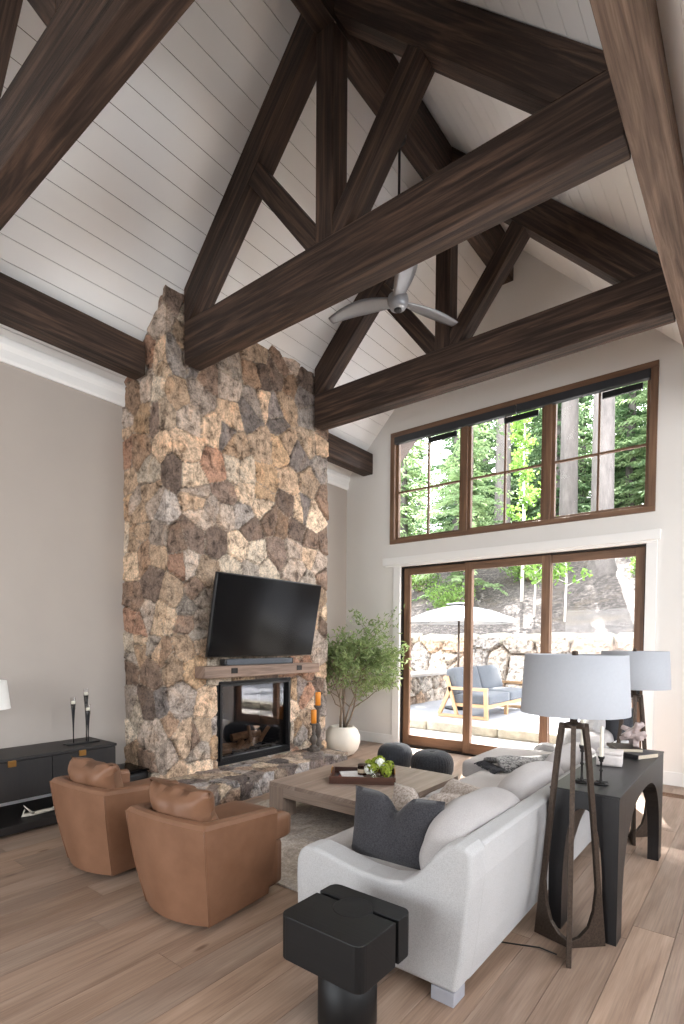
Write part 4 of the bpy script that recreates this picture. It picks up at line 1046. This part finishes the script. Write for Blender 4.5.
# ------------------------------------------------------------------ outside
struct(MB().box(-14, 9, YB+.15, 8.62, -.1, -.012).build('ground_pavers', M['deck']))
g = MB(); g.box(-14, 9, 8.64, 13.6, -.1, .145); struct(g.build('ground_patio', M['patio']))
rng = random.Random(4)
kb = MB(); x = -9
while x < 4:
    w = U(.9, 1.4); kb.rbox((x+w/2, 8.70, .07), (w/2-.006, .17, .084), .02, 6, 0, .01, x); x += w
tag(kb.build('patio_kerb', M['curb']), 'rough cut stone kerb along the edge of the raised patio', 'kerb')
# retaining walls of boulders
BPAL = [(160, 152, 142), (146, 134, 122), (166, 160, 152), (136, 122, 110), (150, 146, 142), (160, 140, 122)]
rw = thing('retaining_wall', 'long boulder retaining wall holding back the hillside behind the patio', 'wall', (-3, 13.2, .14))
sd = seeds_for(-10, 8, -.1, 1.7, .62, rng)
def rmap(s, t, h): return (s, -h-.12*(1.62-t)*0, t*1.0)
stone_grid('boulder_face', M['boulder'], rw, sd, lerp_list(-9, 7, 330), lerp_list(0, 1.56, 34), rmap, None, .03, .16, rng, BPAL, (96, 84, 72), rough=.03)
MB().box(-9, 7, 0, .5, -.2, 1.5).build('wall_core', M['curb'], rw)
m_ = MB(); r3 = random.Random(8)
x = -9
while x < 7: 
    w = r3.uniform(.5, 1.1); m_.rbox((x+w/2, .2, 1.53), (w/2, .3, .12), .09, 5, .02, .05, x); x += w
caps = m_.build('coping_boulders', M['curb'], rw)
sw = thing('garden_wall', 'low boulder wall along the left side of the patio', 'wall', (-6.35, 9.0, .14))
sd = seeds_for(-.2, 4.4, -.1, .9, .36, rng)
stone_grid('boulder_face', M['boulder'], sw, sd, lerp_list(0, 4.1, 110), lerp_list(0, .66, 20), lambda s, t, h: (h, s, t), None, .02, .08, rng, BPAL, (110, 96, 84), rough=.02)
m_ = MB(); m_.box(-2.5, 0, 0, 4.1, -.2, .62); m_.build('wall_core', M['curb'], sw)
m_ = MB(); m_.box(-.5, .06, -.02, 4.1, .62, .70); m_.build('cap_stone', M['deck'], sw, bevel=.02)
# hillside
hm = MB(); nx, ny = 90, 80; vs = []; fs = []
def hill_z(x, y):
    b = 1.68+.5*(min(y, 22)-13.4)+.22*max(0, y-22)
    return b+.16*noise.noise(Vector((x*.5, y*.5, 0)))+.05*noise.noise(Vector((x*2, y*2, 5)))
for i in range(nx+1):
    for j in range(ny+1):
        x = -32+i*52/nx; y = 13.35+j*j/(ny*ny)*40+j*.01; vs.append((x, y, hill_z(x, y) if j else 1.55))
for i in range(nx):
    for j in range(ny): a = i*(ny+1)+j; fs.append((a, a+ny+1, a+ny+2, a+1))
hm.add(vs, fs, None, True); struct(hm.build('ground_hillside', M['mulch']))

# trees
def conifer(seed, H_, r0, mat, dens=1.0, z_start=1.0, trunk_r=.22):
    rg = random.Random(seed); tm = MB(); fm_ = MB()
    tm.tube([(0, 0, -.6), (0, 0, .0), (.03, .02, .5), (.05, 0, H_*.3), (0, .06, H_*.7), (0, 0, H_)], [trunk_r*1.9, trunk_r*1.5, trunk_r*1.08, trunk_r*.9, trunk_r*.5, .02], 12)
    z = z_start
    while z < H_-.2:
        f = (z/H_); rr = r0*(1-f)**.8+.15
        for k in range(rg.randint(5, 7)):
            a = rg.uniform(0, 2*PI); L_ = rr*rg.uniform(.65, 1.1); dr = rg.uniform(-.28, .05); zz = z+rg.uniform(-.15, .15)
            d = Vector((math.cos(a), math.sin(a), dr)).normalized(); sd_ = Vector((-math.sin(a), math.cos(a), 0))
            n = int(15*dens*max(.4, L_/1.6))
            for q in range(n):
                t0 = (q+.6)/n; c = Vector((0, 0, zz))+d*L_*t0+Vector((0, 0, -.12*t0*t0*L_))
                for s_ in (-1, 1):
                    w = (.25*(1-t0*.55))*rg.uniform(.7, 1.2)*min(1.3, .6+L_*.3); tip = c+sd_*s_*w+d*w*.7+Vector((0, 0, rg.uniform(-.16, .04)))
                    nn = (tip-c).cross(Vector((0, 0, 1))).normalized()*w*.26
                    m0 = (c+tip)/2+Vector((0, 0, rg.uniform(-.02, .05)))
                    fm_.add([c, m0+nn, tip, m0-nn], [(0, 1, 2, 3)])
                    m1 = m0+Vector((0, 0, -w*.28)); fm_.add([c, m0, tip, m1], [(0, 1, 2, 3)])
        z += rg.uniform(.24, .42)*(1.0 if f < .5 else .8)
    return tm, fm_
def place_tree(proto, x, y, rz, sc_, label):
    o = copy_tree(proto); o.location = (x, y, hill_z(x, y)-.05) if y > 13.4 else (x, y, 0); o.rotation_euler = (0, 0, rz); o.scale = (sc_,)*3; o['label'] = label; return o
protos = []
tall = []
for i, (sd_, hh, r0, mt_, zs, trr) in enumerate([(1, 10, 2.2, 'fir', .9, .17), (2, 9, 2.0, 'fir2', .5, .15), (3, 11, 2.3, 'fir', 2.6, .26), (4, 26, 4.2, 'fir', 16.8, .27)]):  # last entry: tall tree, unseen crown added high to shade the upper window
    tm, fm_ = conifer(sd_, hh, r0, M[mt_], 1.0, zs, trr)
    o = thing('conifer_tree', 'x', 'tree', (0, 0, 0), 0, 'conifers on the hillside'); tm.build('trunk', M['firbark'], o); fm_.build('foliage', M[mt_], o); protos.append(o)
spots = [(-12, 17, 1), (-9.4, 19, 0), (-7.6, 16.2, 1), (-6.3, 21, 0), (-3.2, 22.5, 1), (-3.9, 17.6, 3), (-1.6, 19.5, 0), (-.2, 22, 1), (1.6, 18.5, 0), (-11, 24, 0), (-8, 25, 2), (-5, 26, 1), (-2, 27, 0), (1, 26, 2), (3.4, 23, 1), (-14.5, 22, 2), (-14, 28, 0), (-9.6, 30, 1), (-6.4, 31, 0), (-3.3, 32, 2), (0, 32, 1), (3, 31, 0), (-17, 27, 1), (5, 27, 2), (-12.4, 33, 1), (-18.5, 32, 0), (6.5, 33, 1), (-10.2, 21.5, 1), (-8.9, 22.5, 0), (-6.9, 23.5, 1), (-4.4, 24, 0), (-2.2, 24.6, 1), (-7.2, 28, 0), (-5.7, 28.8, 1), (-9.4, 27.5, 1), (-11.8, 27.2, 0), (-3.9, 28.6, 0), (-12.6, 20.5, 1), (-15.4, 25, 0), (-8.4, 33, 1), (-5.2, 34, 0), (-1.6, 30, 1), (-10.8, 36, 0), (-7.6, 19.0, 3), (-5.25, 18.8, 3), (-9.4, 19.2, 3)]
rr = random.Random(2)
for i, (x, y, k) in enumerate(spots):
    o = place_tree(protos[k], x, y, rr.uniform(0, 6.28), rr.uniform(.9, 1.15) if k < 3 else 1.0, 'green conifer in the forest on the hillside beyond the windows')
    if (x, y) == (-3.9, 17.6): o['label'] = 'thick grey trunked conifer with flared roots seen at the top of the right door panel'; o.scale = (1.12, 1.12, .96); del o['group']
for p in protos:
    for ch_ in [c for c in bpy.data.objects if c.parent == p]: bpy.data.objects.remove(ch_, do_unlink=True)
    bpy.data.objects.remove(p, do_unlink=True)
def sapling(x, y, h, label, n=240, spread=.42, r=.028, base=.35):
    rg = random.Random(int(x*100)); z0_ = hill_z(x, y) if y > 13.4 else .145
    o = thing('aspen_sapling', label, 'tree', (x, y, z0_-.03)); m_ = MB()
    m_.tube([(0, 0, 0), (.02, .01, h*.4), (-.01, 0, h*.75), (0, 0, h)], [r, r*.85, r*.5, .004], 8); lf_ = MB()
    for k in range(16):
        z = h*(base+(1-base)*k/16); a = rg.uniform(0, 6.28); l = spread*(1.15-(k/16))*rg.uniform(.6, 1.1); e_ = Vector((math.cos(a)*l, math.sin(a)*l, z+l*.5))
        m_.tube([(0, 0, z), tuple(e_)], [.008, .003], 5)
        for q in range(n//16): 
            t0 = rg.uniform(.25, 1); leafcluster(lf_, Vector((0, 0, z)).lerp(e_, t0), 1, .1, .12, rg, .85)
    m_.build('trunk', M['aspenbark'], o); lf_.build('foliage', M['aspen'], o)
sapling(-4.05, 14.4, 2.6, 'slender white trunked aspen sapling seen at the left of the right door panel', 420)
sapling(-4.9, 14.6, 2.5, 'slender aspen sapling seen at the right of the middle door panel', 360)
sapling(-5.6, 15.6, 5.6, 'taller bright green aspen reaching up into the middle upper window', 1300, .95, .05, .3)
# shrubs on the slope
for i, (x, y, s_) in enumerate([(-7.5, 14.9, .75), (-9.6, 16.6, .8), (-5.9, 17.1, .65), (-2.7, 16.8, .5)]):
    rg = random.Random(i+40); o = thing('shrub', ['leafy shrub on the slope above the umbrella', 'leafy shrub high on the left of the slope', 'leafy shrub on the slope behind the aspen saplings', 'small shrub beside the thick trunk on the slope'][i], 'shrub', (x, y, hill_z(x, y)-.05))
    sm_ = MB(); lf_ = MB()
    for k in range(12):
        a = rg.uniform(0, 6.28); e_ = Vector((math.cos(a)*s_*.7, math.sin(a)*s_*.7, s_*rg.uniform(.5, 1.2))); sm_.tube([(0, 0, 0), tuple(e_*.5+Vector((0, 0, .1))), tuple(e_)], [.015, .01, .004], 5)
        leafcluster(lf_, e_, 60, s_*.22, .1, rg, .6); leafcluster(lf_, e_*.6, 30, s_*.2, .1, rg, .6)
    sm_.build('stem', M['bark'], o); lf_.build('foliage', M['shrub'], o)
# umbrella
um = thing('patio_umbrella', 'off white patio umbrella standing open on the terrace', 'umbrella', (-5.15, 10.6, .145))
m_ = MB(); m_.tube([(0, 0, .03), (0, 0, 2.28)], .024, 12); m_.build('pole', M['bronze'], um)
m_ = MB(); m_.lathe([(.001, 0), (.28, 0), (.28, .04), (.06, .06), (.05, .25), (.001, .25)], n=28, closed=False); m_.build('base', M['black_metal'], um)
m_ = MB(); vs = [(0, 0, 2.25)]; fs = []; n = 8; Rr = 1.2
for k in range(n):
    a = 2*PI*k/n+.3; vs.append((Rr*.55*math.cos(a), Rr*.55*math.sin(a), 2.10))
for k in range(n):
    a = 2*PI*k/n+.3; vs.append((Rr*math.cos(a), Rr*math.sin(a), 1.90))
for k in range(n):
    a = 2*PI*k/n+.3; vs.append((Rr*math.cos(a), Rr*math.sin(a), 1.84))
for k in range(n):
    k2 = (k+1) % n; fs += [(0, 1+k, 1+k2), (1+k, 9+k, 9+k2, 1+k2), (9+k, 17+k, 17+k2, 9+k2)]
m_.add(vs, fs); co = m_.build('canopy', M['canvas'], um); s_ = co.modifiers.new('s', 'SOLIDIFY'); s_.thickness = .008
m_ = MB(); m_.lathe([(.001, 2.24), (.28, 2.20), (.28, 2.19), (.001, 2.22)], n=8, closed=False, smooth=False); m_.v = [(a, b, c+.045) for a, b, c in m_.v]; m_.build('vent_cap', M['canvas'], um)
for k in range(n):
    a = 2*PI*k/n+.3; m_ = MB(); m_.tube([(.02*math.cos(a), .02*math.sin(a), 2.2), (Rr*.98*math.cos(a), Rr*.98*math.sin(a), 1.885)], .009, 6); m_.build('rib', M['bronze'], um)
# outdoor loveseat
ls = thing('outdoor_loveseat', 'teak framed outdoor loveseat with blue grey cushions on the patio', 'outdoor sofa', (-4.4, 9.25, .145))
def sled(y):
    m_ = MB()
    def seg(a, b, w=.035):
        a = Vector(a); b = Vector(b); d = (b-a).normalized(); nrm = Vector((-d.z, 0, d.x))*w
        m_.prism([((a+nrm).x, (a+nrm).z), ((b+nrm).x, (b+nrm).z), ((b-nrm).x, (b-nrm).z), ((a-nrm).x, (a-nrm).z)], y, y+.05, 'XZ', axis=(d.x, 0, d.z))
    seg((-.5, 0, .035), (.5, 0, .035), .03); seg((-.49, 0, .05), (-.26, 0, .55)); seg((.46, 0, .05), (.44, 0, .55)); seg((-.32, 0, .56), (.48, 0, .56), .028); seg((-.12, 0, .05), (-.34, 0, .78), .03)
    m_.build('side_frame', M['teak'], ls, bevel=.004)
sled(0); sled(2.3)
m_ = MB(); m_.box(-.22, .45, .05, .10, .22, .28, axis=(1, 0, 0)); m_.box(.40, .45, .05, 2.3, .2, .27, axis=(0, 1, 0)); m_.box(-.24, -.19, .05, 2.3, .2, .27, axis=(0, 1, 0))
for k in range(9): m_.box(-.2, .41, .2+k*.24, .26+k*.24, .23, .25, axis=(1, 0, 0))
m_.build('seat_frame', M['teak'], ls)
m_ = MB(); m_.box(-.42, -.38, .05, 2.3, .70, .78, axis=(0, 1, 0)); m_.box(.36, .42, 1.12, 1.2, 0, .2, axis=(0, 0, 1)); m_.build('back_rail', M['teak'], ls)
for ya in (.06, 1.18):
    m_ = MB(); m_.rbox((.1, ya+.555, .36), (.37, .55, .095), .04, 7, .02, .004, ya); m_.build('seat_cushion', M['outcush'], ls)
    m_ = MB(); m_.rbox((-.25, ya+.555, .68), (.10, .55, .26), .06, 8, 0, .012, ya, Matrix.Rotation(rad(-16), 3, 'Y')); m_.build('back_cushion', M['outcush'], ls)
# ------------------------------------------------------------------ lights and world
w = bpy.data.worlds.new('World'); bpy.context.scene.world = w; w.use_nodes = True; nt = w.node_tree; nt.nodes.clear()
o_ = nt.nodes.new('ShaderNodeOutputWorld'); bgd = nt.nodes.new('ShaderNodeBackground'); sky = nt.nodes.new('ShaderNodeTexSky'); sky.sky_type = 'NISHITA'
sky.sun_disc = False; sky.sun_elevation = rad(52); sky.sun_rotation = rad(0); sky.air_density = 1; sky.dust_density = 3; sky.ozone_density = 1
mx = nt.nodes.new('ShaderNodeMix'); mx.data_type = 'RGBA'; mx.inputs[0].default_value = .72; mx.inputs[7].default_value = (.96, .98, 1.0, 1)
sc_ = nt.nodes.new('ShaderNodeMix'); sc_.data_type = 'RGBA'; sc_.blend_type = 'MULTIPLY'; sc_.inputs[0].default_value = 1; sc_.inputs[7].default_value = (.12, .12, .12, 1)
nt.links.new(sky.outputs[0], sc_.inputs[6]); nt.links.new(sc_.outputs[2], mx.inputs[6]); nt.links.new(mx.outputs[2], bgd.inputs[0]); bgd.inputs[1].default_value = 5.8
nt.links.new(bgd.outputs[0], o_.inputs[0])
sl = bpy.data.lights.new('sun', 'SUN'); sl.energy = 26; sl.angle = rad(.6); sl.color = (1, .965, .92); so = bpy.data.objects.new('sun', sl); COL.objects.link(so)
dirv = Vector((.35, -1, -math.tan(rad(54))*1.06)); so.rotation_euler = dirv.to_track_quat('-Z', 'Y').to_euler(); so.location = (-3, 20, 20)
def portal(name, loc, rot, sx, sy):
    l = bpy.data.lights.new(name, 'AREA'); l.shape = 'RECTANGLE'; l.size = sx; l.size_y = sy; l.cycles.is_portal = True; o = bpy.data.objects.new(name, l); COL.objects.link(o); o.location = loc; o.rotation_euler = rot
portal('portal_door', ((DX0+DX1)/2, YB+.2, DZ/2), (rad(-90), 0, 0), 3.2, 2.6); portal('portal_window', ((WX0+WX1)/2, YB+.2, (WZ0+WZ1)/2), (rad(-90), 0, 0), 3.4, 1.6)
portal('portal_right', (XE+.2, 1.6, 2.95), (0, rad(90), 0), 2.0, 9.4)
portal('portal_rear', (-2.85, YN-.2, 1.5), (rad(90), 0, 0), 4.2, 2.3)

# ------------------------------------------------------------------ camera
cam = bpy.data.cameras.new('camera'); co = bpy.data.objects.new('camera', cam); COL.objects.link(co); bpy.context.scene.camera = co
f, yaw, pit, rol, cy = 537.836, rad(38.127), rad(-1.949), rad(.386), 660.858
fw = Vector((-math.sin(yaw)*math.cos(pit), math.cos(yaw)*math.cos(pit), math.sin(pit))); rt_ = Vector((math.cos(yaw), math.sin(yaw), 0)); up = rt_.cross(fw)
r2 = rt_*math.cos(rol)+up*math.sin(rol); u2 = -rt_*math.sin(rol)+up*math.cos(rol)
mt4 = Matrix(((r2.x, u2.x, -fw.x, 0), (r2.y, u2.y, -fw.y, 0), (r2.z, u2.z, -fw.z, 1.55), (0, 0, 0, 1))); co.matrix_world = mt4
cam.sensor_fit = 'HORIZONTAL'; cam.sensor_width = 36; cam.lens = f/684*36; cam.shift_y = (cy-512)/684; cam.clip_start = .05; cam.clip_end = 200
sc = bpy.context.scene; sc.view_settings.view_transform = 'Standard'; sc.view_settings.look = 'None'; sc.view_settings.gamma = 1; sc.view_settings.exposure = 1.12
sc.view_settings.use_curve_mapping = False
sc.cycles.max_bounces = 10; sc.cycles.diffuse_bounces = 6; sc.cycles.transparent_max_bounces = 16; sc.cycles.caustics_reflective = False; sc.cycles.caustics_refractive = False
sc.cycles.sample_clamp_indirect = 6
